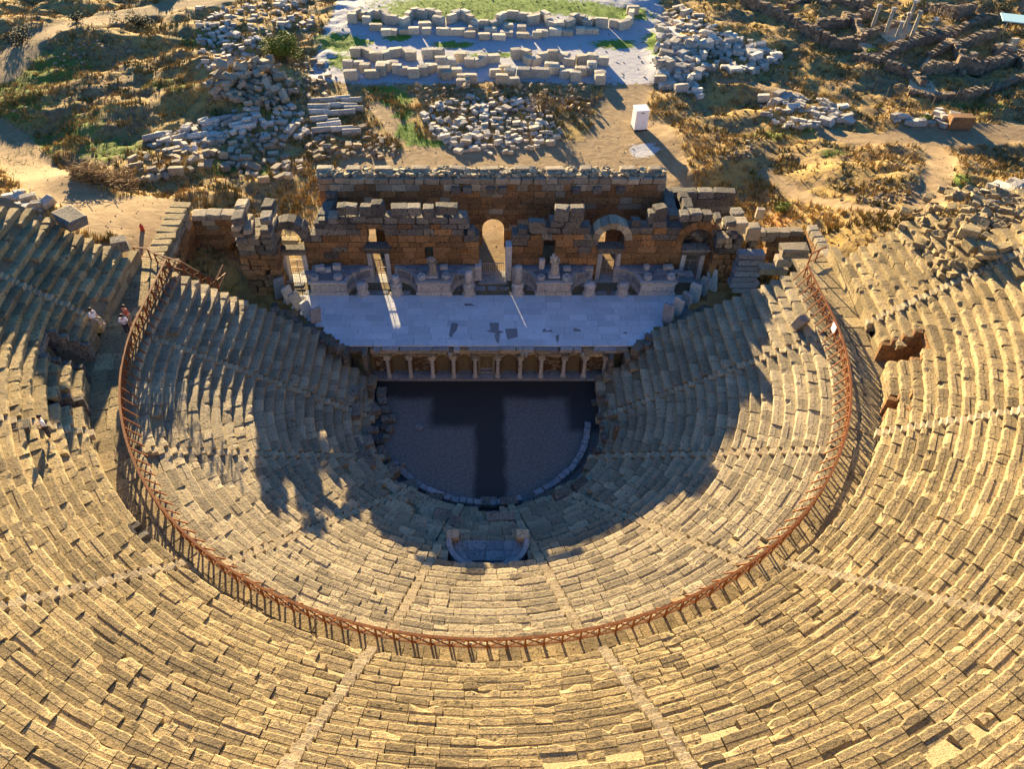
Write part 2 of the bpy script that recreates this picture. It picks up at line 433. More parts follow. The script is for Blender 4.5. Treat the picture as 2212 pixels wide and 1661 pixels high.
def build_ground():
    xs = np.concatenate([np.linspace(-260, -95, 12)[:-1], np.arange(-95, 95.1, .6), np.linspace(95, 260, 12)[1:]])
    ys = np.concatenate([np.arange(4.0, 105, .6), np.linspace(106, 420, 14)])
    X, Y = np.meshgrid(xs, ys)
    Z = ground(X, Y)
    far = nss(110, 300, Y); Z = Z * (1 - far) + ZG * far
    ins = (1 - nss(21.5, 23, np.abs(X))) * (1 - nss(12.5, 13.2, Y))
    Z = Z - 5 * ins
    at = {}
    path = np.zeros_like(X)
    for (pts, wd) in FLATS: path = np.maximum(path, 1 - nss(wd * .7, wd * 1.25, seg_dist(X, Y, pts)))
    # bare trodden earth round the scene building and inside it
    path = np.maximum(path, (1 - nss(15, 18, np.abs(X - 1))) * (1 - nss(36, 40, Y)))
    path = np.maximum(path, nss(4, 7, X - 8) * (1 - nss(20, 23, X)) * (1 - nss(43, 48, Y)))
    at['path'] = path
    def blob(lst):
        a = np.zeros_like(X)
        for (u, v, rx, ry) in lst:
            p = GB(u, v); a = np.maximum(a, np.exp(-(((X - p[0]) / rx) ** 2 + ((Y - p[1]) / ry) ** 2)))
        return a
    gx0 = GB(700, 60)[0]; gx1 = GB(1440, 60)[0]
    p = GB(1060, 185)
    at['gravel'] = nss(gx0 - 1, gx0 + 2, X) * (1 - nss(gx1 - 1, gx1 + 3, X)) * nss(p[1] - 2, p[1] + 3, Y) * (1 - nss(100, 130, Y))
    q = GB(1390, 325); at['gravel'] = np.maximum(at['gravel'], np.exp(-((X - q[0]) ** 2 / 5 + (Y - q[1]) ** 2 / 4)))
    at['path'] = at['path'] * (1 - at['gravel'])
    at['lush'] = blob([(920, 20, 9, 5), (1060, 30, 9, 4), (1200, 15, 12, 4), (1330, 25, 7, 4), (1050, 10, 20, 5), (830, 40, 5, 3), (980, 96, 3.5, 1.6), (860, 80, 2.5, 1.6), (1330, 95, 4, 2), (740, 95, 4, 4),
                       (740, 135, 2.5, 3), (880, 285, 1.6, 3.0), (900, 300, 1.5, 2.0), (855, 215, 2.2, 2.5), (870, 245, 1.4, 2), (1420, 100, 1.8, 6), (930, 310, 2, 1), (780, 90, 2, 1.4), (1070, 118, 5, 1.0), (820, 195, 3, 1.5)])
    at['green'] = blob([(10, 190, 7, 9), (30, 240, 6, 9), (70, 330, 3, 9), (350, 195, 4, 2.2), (400, 210, 3, 2), (100, 150, 9, 9), (160, 300, 5, 8), (240, 330, 6, 5), (1750, 300, 3, 1.6), (1800, 355, 3, 1.3), (2100, 230, 6, 3), (1650, 300, 4, 2), (2060, 400, 2, 2.5), (450, 90, 7, 4), (560, 255, 4, 2), (470, 365, 5, 2.5), (560, 375, 4, 2)]) * .8
    at['cut'] = blob([(1640, 415, 1.6, 2.4), (1690, 470, 1.8, 1.6)])
    nx, ny = len(xs), len(ys)
    I = np.arange(nx * ny).reshape(ny, nx)
    Fc = np.stack([I[:-1, :-1], I[:-1, 1:], I[1:, 1:], I[1:, :-1]], -1).reshape(-1, 4)
    V = np.stack([X, Y, Z], -1).reshape(-1, 3)
    me = bpy.data.meshes.new('ground'); me.from_pydata(V.tolist(), [], Fc.tolist())
    me.materials.append(MT['ground'])
    me.polygons.foreach_set('use_smooth', [True] * len(me.polygons))
    for k, a in at.items():
        t = me.attributes.new(k, 'FLOAT', 'POINT'); t.data.foreach_set('value', a.reshape(-1).astype(np.float32))
    o = bpy.data.objects.new('ground', me); COL.objects.link(o); tag(o, kind='structure')
    return xs, ys, at, Z
XS, YS, ATT, ZZ = build_ground()
_X0, _NX, _Y0, _NY = -95.0, 317, 4.0, 169
_ix = int(np.searchsorted(XS, -95.0 - 1e-6))
_GZ = ZZ[:_NY, _ix:_ix + _NX].tolist()
def ground(x, y):
    fx = min(_NX - 1.001, max(0, (x - _X0) / .6)); fy = min(_NY - 1.001, max(0, (y - _Y0) / .6))
    i = int(fx); j = int(fy); a = fx - i; b = fy - j
    return (_GZ[j][i] * (1 - a) + _GZ[j][i + 1] * a) * (1 - b) + (_GZ[j + 1][i] * (1 - a) + _GZ[j + 1][i + 1] * a) * b
def base_ground(x, y):
    return ZG + 5.6 * ss(19, 36, abs(x)) * (1 - ss(10, 40, y)) + 1.6 * ss(30, 80, -x) * ss(20, 60, y)
def G(u, v, fn=None):
    z = ZG
    for _ in range(22):
        p = atz(u, v, z); z = .5 * z + .5 * ground(p[0], p[1])
    return atz(u, v, z)
def att(k, x, y):
    return _AT[k][min(_NY - 1, max(0, int((y - _Y0) / .6 + .5)))][min(_NX - 1, max(0, int((x - _X0) / .6 + .5)))]
_AT = {k: a[:_NY, _ix:_ix + _NX].tolist() for k, a in ATT.items()}
def vn(x, y, seed):
    xi = math.floor(x); yi = math.floor(y); fx = x - xi; fy = y - yi; fx = fx * fx * (3 - 2 * fx); fy = fy * fy * (3 - 2 * fy)
    def h(a, b): return (sin(a * 127.1 + b * 311.7 + seed * 74.7) * 43758.5453) % 1.0
    return (h(xi, yi) * (1 - fx) + h(xi + 1, yi) * fx) * (1 - fy) + (h(xi, yi + 1) * (1 - fx) + h(xi + 1, yi + 1) * fx) * fy
# ------------------------------------------------------------------ the cavea (horseshoe: circle up to 90 deg, then straight)
KD = .42
def HP(r, u, z):
    a = abs(u)
    if a <= 90: return (r * sin(radians(u)), -r * cos(radians(u)), z)
    return (math.copysign(r, u), (a - 90) * KD, z)
def arc(r, u): return r * pi / 180 if abs(u) < 90 else KD
LR0, LP, LQ, LN, LZ0 = 9.0, .652, .395, 23, 1.12       # lower tier: first radius, tread, rise, rows, first height
UP, UQ, UN, UZ0 = .53, .43, 29, 11.65                  # upper tier
ZD = 10.2                                              # walkway between the tiers
def UR0(u): return 25.2 + 1.2 * ss(35, 95, abs(u))
L_ST = [-88.5, -62, -36.2, -11.7, 11.7, 36.2, 62, 88.5]
U_ST = [-88, -64.5, -37.5, -12.2, 12.6, 37.5, 64.5, 88]
STW = .62
def l_end(r):
    y = 4.4 if r < 11.5 else min(5.0 + (r - 11.5) * 1.0, 7.6)
    return 90 + y / KD
CUTS = [(-82.0, -77.8, 4), (77.8, 82.0, 4), (-70.6, -68.8, 3), (68.8, 70.6, 3), (-45.5, -44.2, 1), (45, 46.2, 1)]
def seat_mesh(r, z, p, q, ua, ub, rng, rough, flatrow=False):
    """one worn seat block: curved front, nosing, tread with a sunk foot strip, chipped edge"""
    L = abs(ub - ua) * arc(r, (ua + ub) / 2)
    n = max(2, min(5, int(round(L / .32))))
    dr0 = rng.gauss(0, .014) * (1 + rough); dz0 = rng.gauss(0, .010) * (1 + rough)
    tilt = rng.gauss(0, .011) * (1 + rough); tip = rng.gauss(0, .022); skew = rng.gauss(0, .006)
    sunk = .02 if rng.random() < .15 else .003
    base = [(.06, -q - .03), (.055, -q * .5), (.0, -.15), (.012, -.035), (.055, .0), (p * .56, .004), (p * .60, -sunk), (p + .10, -sunk - .004)]
    if flatrow: base = [(.0, -q - .03), (.0, -q * .5), (.0, -.12), (.012, -.03), (.04, .0), (p * .56, .0), (p * .60, .0), (p + .10, -.004)]
    V = []
    chip = rng.random() < .22 + .3 * rough
    ck = rng.randrange(n + 1); cd = rng.uniform(.03, .08 + .12 * rough)
    for i in range(n + 1):
        t = i / n; u = ua + (ub - ua) * t
        e = max(0, rng.gauss(.006, .011 + .014 * rough))
        if i in (0, n): e += rng.uniform(0, .03)
        if chip and abs(i - ck) <= (1 if rng.random() < .25 else 0): e += cd
        for k, (a, b) in enumerate(base):
            wr = (.0, .35, 1, 1.1, 1.0, .12, .1, 0)[k]; wz = (0, 0, .3, .6, .55, .12, .1, 0)[k]
            V.append(HP(r + dr0 + skew * (t - .5) * 2 + a + e * wr, u, z + dz0 + b - e * wz * .8 + tilt * (t - .5) * L + tip * (a / p - .5) * p))
    m = len(base); Fc = []
    for i in range(n):
        for k in range(m - 1):
            Fc.append((i * m + k, (i + 1) * m + k, (i + 1) * m + k + 1, i * m + k + 1))
    Fc.append(tuple(range(m))); Fc.append(tuple(n * m + k for k in range(m))[::-1])
    return V, Fc
WEDGE_SIDE = {-1: "the dirt track's side", 1: "the white cabin's side"}
ORD = ['first', 'second', 'third', 'fourth', 'fifth']
def wedge(tier, ua, ub, idx, nlow):
    """one wedge of seats between two stairways"""
    rng = random.Random(1000 + idx + (50 if tier == 'U' else 0))
    mid = (ua + ub) / 2
    if tier == 'L': rows, p, q = LN, LP, LQ
    else: rows, p, q = UN, UP, UQ
    rfirst = LR0 if tier == 'L' else UR0(mid)
    loc = HP(rfirst, max(-100, min(100, mid)), 0 if tier == 'L' else ZD)
    side = -1 if mid < 0 else 1
    tn = 'lower' if tier == 'L' else 'upper'
    rel = 'below the rust-red railing' if tier == 'L' else 'above the walkway'
    if abs(mid) < 3: lab = f'{tn} wedge of worn stone seats facing stage centre, {rel}'
    else:
        k = {4: 0, 3: 1, 2: 2, 1: 3}[int(round((abs(mid) + 12) / 25.5))] if abs(mid) < 100 else 0
        lab = f'{tn} wedge of worn stone seats, {ORD[k]} from the stage on {WEDGE_SIDE[side]}'
    t = empty('seating_wedge', loc, lab, 'seating', f'{tn} seating wedges')
    cand = []
    stuff = MB()
    for j in range(rows):
        if tier == 'L': r = LR0 + j * p; z = LZ0 + j * q
        else: r = None; z = UZ0 + j * q
        rr = r if r else UR0(mid) + j * p
        a = ua + (STW / 2 / arc(rr, ua) if abs(ua) < 99 else 0); b = ub - (STW / 2 / arc(rr, ub) if abs(ub) < 99 else 0)
        if tier == 'L':
            e = l_end(rr)
            a = max(a, -e); b = min(b, e)
        else:
            e = 104.5 - max(0, j - 9) * .9 + rng.uniform(-.6, .6)
            if mid > 88 and j > 9: e = min(e, 100 - (j - 9) * 1.2)
            a = max(a, -e); b = min(b, e)
        if b - a < .8: continue
        cur = a
        rough = .25 if tier == 'L' else .55
        if tier == 'L' and j < 4: rough = .8
        while cur < b - .05:
            L = rng.choice((.7, .95, 1.1, 1.3, 1.6)) * (.92 if tier == 'L' else .98) * rng.uniform(.85, 1.2)
            nxt = cur + L / arc(rr, cur)
            if b - nxt < .45 / arc(rr, b): nxt = b
            rad = rr if tier == 'L' else UR0((cur + nxt) / 2) + j * p
            um = (cur + nxt) / 2
            skip = rng.random() < (.008 if tier == 'L' else .012)
            if tier == 'L' and j < 4 and rng.random() < .12: skip = True
            if tier == 'L' and abs(um) < 10 and 7 <= j <= 10 : skip = True     # the marble exedra stands here
            if tier == 'U':
                for c0, c1, nj in CUTS:
                    if j < nj and c0 < um < c1: skip = True
                if um > 92 and j > 9: skip = skip or rng.random() < .75
                if um < -97 and j > 8: skip = skip or rng.random() < .5
            g = .02 / arc(rr, cur)
            if not skip:
                rgh = rough + (.5 if rng.random() < .12 else 0)
                V, Fc = seat_mesh(rad, z, p, q, cur + g, nxt - g, rng, rgh, tier == 'L' and j < 4)
                c = HP(rad + p / 2, um, z)
                u0, v0 = proj(*c); sz = F_PX * L / max(5, (c[1] + CAM_D) * _c - (c[2] - CAM_H) * _s)
                if inframe(*c, 40): cand.append((-sz, V, Fc))
                else: stuff.add(V, Fc, rng.random())
            cur = nxt
    cand.sort(key=lambda q: q[0])
    for k, (_, V, Fc) in enumerate(cand):
        if k < 300: obj('seat_block', V, Fc, 'seat' if tier == 'U' else 'seat_low', t)
        else: stuff.add(V, Fc, rng.random())
    if stuff.F: stuff.build('seat_blocks_beyond', 'seat' if tier == 'U' else 'seat_low', t)['kind'] = 'stuff'
    # rubble core behind and under the seats
    C = MB(); nu = max(4, int((ub - ua) / 1.5))
    lo, hi = (max(ua, -l_end(17)), min(ub, l_end(17))) if tier == 'L' else (max(ua, -104), min(ub, 104))
    V = []; nr = rows + 1
    for i in range(nu + 1):
        u = lo + (hi - lo) * i / nu
        for j in range(nr + 1):
            r = (LR0 if tier == 'L' else UR0(u)) + (j) * p
            uu = u
            if tier == 'L': uu = max(-l_end(r), min(l_end(r), u))
            zz = (LZ0 if tier == 'L' else UZ0) + (j - 1) * q - .07 + rng.uniform(-.04, .03)
            if tier == 'U':
                for c0, c1, nj in CUTS:
                    if c0 - .2 < u < c1 + .2 and j <= nj: zz = ZD - .1
            if tier == 'L' and abs(u) < 10.2 and 7 <= j <= 10: zz = LZ0 + 6 * LQ - .3
            if tier == 'U' and mid > 88 and u > 92 and j > 10: zz -= (.43 * (j - 10) + .25) * ss(92, 95, u)
            V.append(HP(r + .03, uu, zz))
    Fc = [(i * (nr + 1) + j, (i + 1) * (nr + 1) + j, (i + 1) * (nr + 1) + j + 1, i * (nr + 1) + j + 1) for i in range(nu) for j in range(nr)]
    C.add(V, Fc); C.build('core', 'core', t)
    return t
lb = [-106] + L_ST + [106]
for i in range(9): wedge('L', lb[i], lb[i + 1], i, 9)
ub_ = [-105] + U_ST + [105]
for i in range(9): wedge('U', ub_[i], ub_[i + 1], i, 9)

def stairway(tier, us, idx):
    rng = random.Random(300 + idx + (40 if tier == 'U' else 0))
    rows, p, q = (LN, LP, LQ) if tier == 'L' else (UN, UP, UQ)
    r0 = LR0 if tier == 'L' else UR0(us); z0 = LZ0 if tier == 'L' else UZ0
    tn = 'lower' if tier == 'L' else 'upper'; side = -1 if us < 0 else 1
    k = {88: 0, 64: 1, 62: 1, 37: 2, 36: 2, 12: 3, 11: 3}[int(abs(us))]
    t = empty('stairway', HP(r0, us, 0 if tier == 'L' else ZD), f'narrow stone stairway climbing the {tn} tier, {ORD[k]} from the stage on {WEDGE_SIDE[side]}', 'stairway', f'{tn} tier stairways')
    st = MB()
    ang = radians(us) if abs(us) <= 90 else math.copysign(pi / 2, us)
    for j in range(rows):
        for h in range(2):
            r = r0 + j * p - p / 2 + h * p / 2; z = z0 + j * q - q / 2 + h * q / 2 - .11
            c = HP(r + p / 4 + .05, us, z - q / 2)
            dim = (STW * rng.uniform(.72, 1.0), p / 2 + .1 + rng.uniform(-.03, .03), q)
            rot = (rng.gauss(0, .012), rng.gauss(0, .012), ang + rng.gauss(0, .012))
            if inframe(*c, 40): put('step', bmesh_of('old' if rng.random() < .3 else 'wall', 'stair'), (c[0] + rng.gauss(0, .03), c[1] + rng.gauss(0, .03), c[2] + rng.gauss(0, .022)), t, rot, dim)
            else: block_into(st, c, dim, rot, 'wall')
    if st.F: st.build('steps_beyond', 'stair', t)['kind'] = 'stuff'
for i, u in enumerate(L_ST): stairway('L', u, i)
for i, u in enumerate(U_ST): stairway('U', u, i)

# walkway (diazoma): core sheet + paving stones; wall of the upper tier
wk = empty('walkway', (0, -24.6, ZD - .1), 'curved stone paved walkway between the two seating tiers', 'walkway', kind='structure')
mb = MB(); V = []; n = 140
for i in range(n + 1):
    u = -109 + 218 * i / n
    V += [HP(23.7, u, ZD - .06), HP(UR0(u) + .3, u, ZD - .06)]
mb.add(V, [(2 * i, 2 * i + 2, 2 * i + 3, 2 * i + 1) for i in range(n)]); mb.build('bedding', 'core', wk)
rng = random.Random(55)
for lane in range(2):
    u = -108.5
    while u < 108.5:
        r0 = 23.95; r1 = UR0(u) + .05; rm = r0 + (r1 - r0) * (.5 + .08 * sin(u * .7))
        ra, rb = (r0, rm) if lane == 0 else (rm, r1)
        L = rng.uniform(.65, 1.15); du = L / arc(24.6, u)
        V = []
        g = .012
        for (rr, uu) in ((ra + g, u + g / .43), (ra + g, u + du - g / .43), (rb - g, u + du - g / .43), (rb - g, u + g / .43)):
            x, y, z = HP(rr, uu, ZD); V.append((x + rng.uniform(-.02, .02), y + rng.uniform(-.02, .02), z - .12))
        dz = rng.gauss(0, .012)
        top = [(x, y, ZD + dz + rng.gauss(0, .006)) for x, y, z in V]
        obj('paving_stone', V + top, [(4, 5, 6, 7), (0, 1, 5, 4), (1, 2, 6, 5), (2, 3, 7, 6), (3, 0, 4, 7)], 'seat', wk)
        u += du
pw = empty('parapet_wall', (0, -25.2, ZD), 'low curved stone wall carrying the upper tier along the walkway', 'wall')
u = -108.0; H0 = UZ0 - UQ - ZD
while u < 108:
    du = rng.uniform(.8, 1.5) / arc(25.6, u); um = u + du / 2
    cut = any(c0 - .1 < um < c1 + .1 for c0, c1, _ in CUTS) or any(abs(um - s) < .9 for s in U_ST)
    if not cut:
        for (za, zb) in ((ZD - .05, ZD + H0 * .62), (ZD + H0 * .62, UZ0 - UQ)):
            g = .006 / .43
            V = []
            for zz in (za + .004, zb - .004):
                for (rr, uu) in ((UR0(um) + .05 + rng.uniform(-.015, .015), u + g), (UR0(um) + .05 + rng.uniform(-.015, .015), u + du - g), (UR0(um) + .6, u + du - g), (UR0(um) + .6, u + g)):
                    V.append(HP(rr, uu, zz))
            obj('wall_block', V, [(0, 1, 5, 4), (1, 2, 6, 5), (2, 3, 7, 6), (3, 0, 4, 7), (4, 5, 6, 7)], 'seat', pw)
    u += du

# passages cut through the upper tier
def passage(c0, c1, nj, lab):
    r0 = UR0((c0 + c1) / 2); um = (c0 + c1) / 2
    t = empty('passage', HP(r0, um, ZD), lab, 'passage')
    deep = nj + (3 if nj > 3 else 0); mat = 'crust' if um < 0 else 'wall'
    for s_, o in ((c0, -1), (c1, 1)):
        for k in range(deep):
            zt = UZ0 + (k - (1 if k >= nj else 0)) * UQ - .03 - (.5 if k >= nj else 0); zb = ZD - .05
            for h in range(2):
                za = zb + (zt - zb) * h / 2; zc = zb + (zt - zb) * (h + 1) / 2
                c = HP(r0 + (k + .5) * UP - .02, s_ + o * .12 / arc(r0, s_), (za + zc) / 2)
                put('side_block', bmesh_of('wall', mat), c, t, (0, 0, radians(um) + RNG.gauss(0, .01)), (.34, UP - .01, zc - za - .01))
    w_ = abs(c1 - c0) * arc(r0, um)
    c = HP(r0 + deep * UP, um, ZD + .9); put('rear_wall', bmesh_of('wall', 'dark'), c, t, (0, 0, radians(um)), (w_ + .3, .2, 1.8))  # near-black: the shade of the deep recess is put into its colour
    c = HP(r0 + deep * UP / 2, um, ZD - .02); put('passage_floor', bmesh_of('flat', 'core'), c, t, (0, 0, radians(um)), (w_, deep * UP, .06))
    if nj > 3:
        for k in range(3):
            c = HP(r0 + (nj + k + .35) * UP, um, UZ0 + (nj + k - 1) * UQ - .28); put('lintel', bmesh_of('old', mat), c, t, (0, 0, radians(um)), (w_ + .5, UP, .5))
passage(*CUTS[0], "roofed stone passage cut through the upper tier on the dirt track's side")
passage(*CUTS[1], "roofed stone passage cut through the upper tier on the white cabin's side")
passage(*CUTS[2], "narrow open slot in the upper tier on the dirt track's side")
passage(*CUTS[3], "narrow open slot in the upper tier on the white cabin's side")
passage(*CUTS[4], "small niche at the walkway under the upper seats on the dirt track's side")
passage(*CUTS[5], "small niche at the walkway under the upper seats on the white cabin's side")

# ------------------------------------------------------------------ orchestra
mb = MB(); V = []
for i in range(41):
    a = -90 + 180 * i / 40
    V.append((9.1 * sin(radians(a)), -9.1 * cos(radians(a)), 0))
V += [(10.6, 0, 0), (10.6, 5.7, 0), (-10.6, 5.7, 0), (-10.6, 0, 0)]
mb.add(V, [tuple(range(len(V)))]); o = mb.build('orchestra_floor', 'orch'); tag(o, 'dark packed earth orchestra floor with a damp T-shaped band', 'floor', kind='structure')
rim = empty('orchestra_rim', (0, -8, 0), 'low curved kerb of grey stones round the orchestra', 'kerb')
rng = random.Random(9)
u = -58
while u < 86:
    L = rng.uniform(.5, 1.0); du = L / arc(8, u); um = u + du / 2
    if not (rng.random() < .06):
        h = rng.uniform(.38, .5)
        block('rim_stone', HP(8.05 + rng.gauss(0, .02), um, h / 2), (L - .03, .48, h), 'bluestone', rim, (0, 0, radians(um)), 'old')
    u += du
pod = empty('podium_wall', (0, -9, 0), 'dark curved podium wall at the foot of the lowest seats', 'wall')
u = -108
while u < 108:
    L = rng.uniform(.8, 1.4); du = L / arc(9, u); um = u + du / 2
    if abs(um) < 90 or (abs(um) - 90) * KD < 4.2:
        c = HP(9.3, um, .36); ang = radians(um) if abs(um) <= 90 else math.copysign(pi / 2, um)
        block('podium_block', c, (L - .015, .5, .72), 'bluestone', pod, (0, 0, ang), 'old')
    u += du
# loose slabs lying round the orchestra
SL = [(800, 845, .4, 1.6, .5, 1.3), (824, 850, .9, .5, 1.3, 0), (826, 868, .8, .5, .9, .1), (805, 892, 1.3, 1.1, 1.1, .6), (833, 888, .9, .5, .8, .1), (835, 907, .9, .5, .7, 0), (848, 905, .6, .4, .7, 0), (828, 925, .6, .4, .6, .6),
      (812, 930, .5, .4, .6, .2), (842, 930, .7, .4, .6, .8), (800, 930, .5, .3, .8, .1), (788, 955, 1.5, .4, 1.2, .4), (820, 955, .7, .4, .7, .4), (835, 945, .6, .3, .5, 0), (820, 985, 1.4, .5, 1.7, .5), (790, 995, 1.3, .35, 1.8, .5),
      (850, 1018, .9, .9, 1.2, .7), (865, 1010, .9, .5, .5, .9), (885, 1055, 1.5, .6, 1.3, .3), (937, 1078, 1.4, .5, 1.1, -.3), (955, 1112, 1.4, .4, .9, -.2), (985, 1128, 1.0, .4, .9, 0), (1055, 1085, 1.4, .35, .9, 0), (1100, 1088, 1.5, .8, .8, .1),
      (1080, 1120, 2.2, .5, .8, .05), (1175, 1082, 2.3, .45, 1.3, .45), (1215, 1068, 1.6, .35, 1.0, .5), (1255, 1050, 1.4, .3, 1.1, .6), (1210, 1055, 1.0, .3, .8, .5), (1330, 935, .4, 1.5, .4, 0), (1305, 945, .5, .4, 1.0, .1), (1295, 900, .5, .4, .5, .3),
      (1300, 920, .4, .4, .6, .1), (1283, 870, .5, .4, .5, .1), (1310, 865, .5, .4, .5, .2), (1318, 895, .5, .4, .7, .1), (1290, 975, .6, .35, .5, .5), (905, 920, .0, 0, 0, 0), (770, 890, .8, .5, 1.4, .1), (768, 850, .7, .5, 1.2, .05)]
for (u, v, L, h, d, a) in SL:
    if L == 0: continue
    # stand each on whatever lies below it: floor, or the stepped slabs
    z = .0
    for _ in range(30):
        x, y, _z = atz(u, v, z + h * .4)
        r = hypot(x, y) if y < 0 else abs(x)
        zt = 0 if r < 9.05 else LZ0 + int((r - LR0) / LP) * LQ
        z = .6 * z + .4 * zt
    z = 0 if r < 9.05 else LZ0 + max(0, int((r - LR0) / LP)) * LQ
    x, y, _z = atz(u, v, z + h * .4)
    o = block('loose_slab', (x, y, z + h * .47), (L * .9, d * .9, h), 'crust', None, (RNG.gauss(0, .05), RNG.gauss(0, .05), a), 'fall')
    tag(o, 'loose grey slab lying at the edge of the orchestra', 'slab', 'loose slabs round the orchestra')
x, y, _z = atz(905, 925, 0)
mb = MB(); mb.lathe((x, y, 0), [(.28, 0), (.30, .12), (.22, .2), (.12, .2), (.10, .08)], 14)
tag(mb.build('drain_ring', 'bluestone', smooth=False), 'small pale stone ring on the dark orchestra floor', 'drain')

# marble exedra in the central wedge
ex = empty('marble_exedra', (0.3, -14.6, 3.2), 'curved blue-grey marble bench of honour among the central seats', 'bench')
zf = LZ0 + 6 * LQ + .0
mb = MB(); V = [(-2.3, -13.4, zf), (2.4, -13.4, zf), (2.9, -16.4, zf + .01), (-2.8, -16.4, zf + .01)]
mb.add([(x, y, z - .25) for x, y, z in V] + V, [(4, 5, 6, 7)[::-1], (4, 5, 6, 7), (0, 1, 5, 4), (1, 2, 6, 5), (2, 3, 7, 6), (3, 0, 4, 7)])
mb.build('floor_slab', 'bluestone', ex)
for k in range(8):   # paving of the recess
    xx = -2.2 + (k % 4) * 1.15; yy = -13.75 - (k // 4) * .75
    block('recess_slab', (xx + .5, yy, zf + .03), (1.12, .72, .1), 'bluestone', ex, (0, 0, .01 * (k % 3)), 'flat')
V = []; n = 28; prof = [(0, 0), (0, .42), (.05, .46), (.50, .46), (.50, .95), (.56, 1.0), (.80, 1.0), (.82, 0)]
for i in range(n + 1):
    a = radians(-98 + 196 * i / n); 
    for (dr, dz) in prof:
        R = 1.55 + dr
        V.append((.15 + 1.1 * R * sin(a), -13.95 - R * .95 * cos(a), zf + .02 + dz))
m = len(prof)
Fc = [(i * m + k, (i + 1) * m + k, (i + 1) * m + k + 1, i * m + k + 1) for i in range(n) for k in range(m - 1)] + [tuple(range(m)), tuple(n * m + k for k in range(m))[::-1]]
mb = MB(); mb.add(V, Fc); mb.build('curved_seat', 'bluestone', ex)
for s in (-1, 1):
    V = [(0, -.5, 0), (0, .5, 0), (0, .5, .5), (0, .15, 1.0), (0, -.5, 1.05)]
    A = [(.15 + s * 2.2 + dx * .9, -13.35 + y, zf + z) for dx in (-.42, .42) for _, y, z in V]
    mb = MB(); mb.add(A, [(0, 1, 2, 3, 4)[::-1], (5, 6, 7, 8, 9), (0, 5, 6, 1)[::-1], (1, 6, 7, 2)[::-1], (2, 7, 8, 3)[::-1], (3, 8, 9, 4)[::-1], (4, 9, 5, 0)[::-1]])
    mb.build('end_block', 'brown', ex)
    for k in range(3): block('side_block', (.15 + s * (2.75 + .05 * k), -14.2 - .75 * k, zf + .35 + .2 * k), (.75, .7, .9), 'seat_low', ex, (0, 0, s * .15), 'old')
for k in range(6): block('back_block', (-2.55 + k * 1.1, -16.45 + .08 * abs(k - 2.5), zf + .8), (1.08, .4, .9), 'seat_low', ex, (0, 0, (k - 2.5) * .06), 'old')

# ------------------------------------------------------------------ rust-red railing round the walkway's inner edge
rl = empty('railing', (0, -24, ZD), 'rust-red wooden railing with crossed braces curving along the walkway', 'railing')
def rail_seg(A, B, parent, brace=True, h=1.0, strut=None):
    m = MB(); m.bar((A[0], A[1], A[2] - .05), (A[0], A[1], A[2] + h), .09); m.build('post', 'rust', parent)
    m = MB(); m.bar((A[0], A[1], A[2] + h + .03), (B[0], B[1], B[2] + h + .03), .13, .07); m.build('top_rail', 'rust', parent)
    m = MB(); m.bar((A[0], A[1], A[2] + .22), (B[0], B[1], B[2] + .22), .06, .06); m.build('bottom_rail', 'rust', parent)
    if brace:
        for (za, zb) in ((.24, h - .03), (h - .03, .24)):
            m = MB(); m.bar((A[0], A[1], A[2] + za), (B[0], B[1], B[2] + zb), .05, .05); m.build('brace', 'rust', parent)
    if strut:
        m = MB(); m.bar((A[0], A[1], A[2] + h * .85), strut, .07, .07); m.build('strut', 'rust', parent)
us = []; u = -105.0
while u < 104: us.append(u); u += .90 / arc(24, u)
us.append(103.5)
for a, b in zip(us[:-1], us[1:]):
    rail_seg(HP(23.95, a, ZD), HP(23.95, b, ZD), rl, True, 1.0, HP(23.25, a, ZD - .35))
e2 = empty('railing', HP(24, -105, ZD), 'rust-red railing running from the walkway end towards the ruined arched room', 'railing')
pts = [atz(333, 548, ZD + .9), atz(392, 566, ZD + .7), atz(430, 588, ZD + .4), atz(466, 606, ZD - .2)]
pts = [(x, y, z - 1.0) for x, y, z in pts]
for a, b in zip(pts[:-1], pts[1:]):
    mid = tuple((i + j) / 2 for i, j in zip(a, b)); rail_seg(a, mid, e2); rail_seg(mid, b, e2)
a = pts[-1]; b = atz(482, 572, ZD); b = (b[0], b[1], b[2] - 1.0); rail_seg(a, b, e2)
e3 = empty('railing', atz(290, 536, ZD), 'short rust-red gate rails closing the walkway beside the dirt track', 'railing')
a = atz(288, 534, ZD + 1); b = atz(318, 537, ZD + 1); c = atz(333, 548, ZD + 1)
for p, q in ((a, b), (b, c)): rail_seg((p[0], p[1], ZD), (q[0], q[1], ZD), e3, False)
e4 = empty('railing', atz(1765, 545, ZD), 'short rust-red gate rails closing the walkway beside the lit wall', 'railing')
a = atz(1753, 548, ZD + 1); b = atz(1785, 533, ZD + 1)
mid = ((a[0] + b[0]) / 2, (a[1] + b[1]) / 2, ZD); rail_seg((a[0], a[1], ZD), mid, e4, False); rail_seg(mid, (b[0], b[1], ZD), e4, False)
s = HP(23.8, 87, ZD)
mb = MB(); mb.box(s[0] - .02, s[0] + .03, s[1] - .3, s[1] + .3, ZD + .45, ZD + 1.05); tag(mb.build('notice_board', 'booth'), 'small white notice board fixed to the rust-red railing', 'sign')
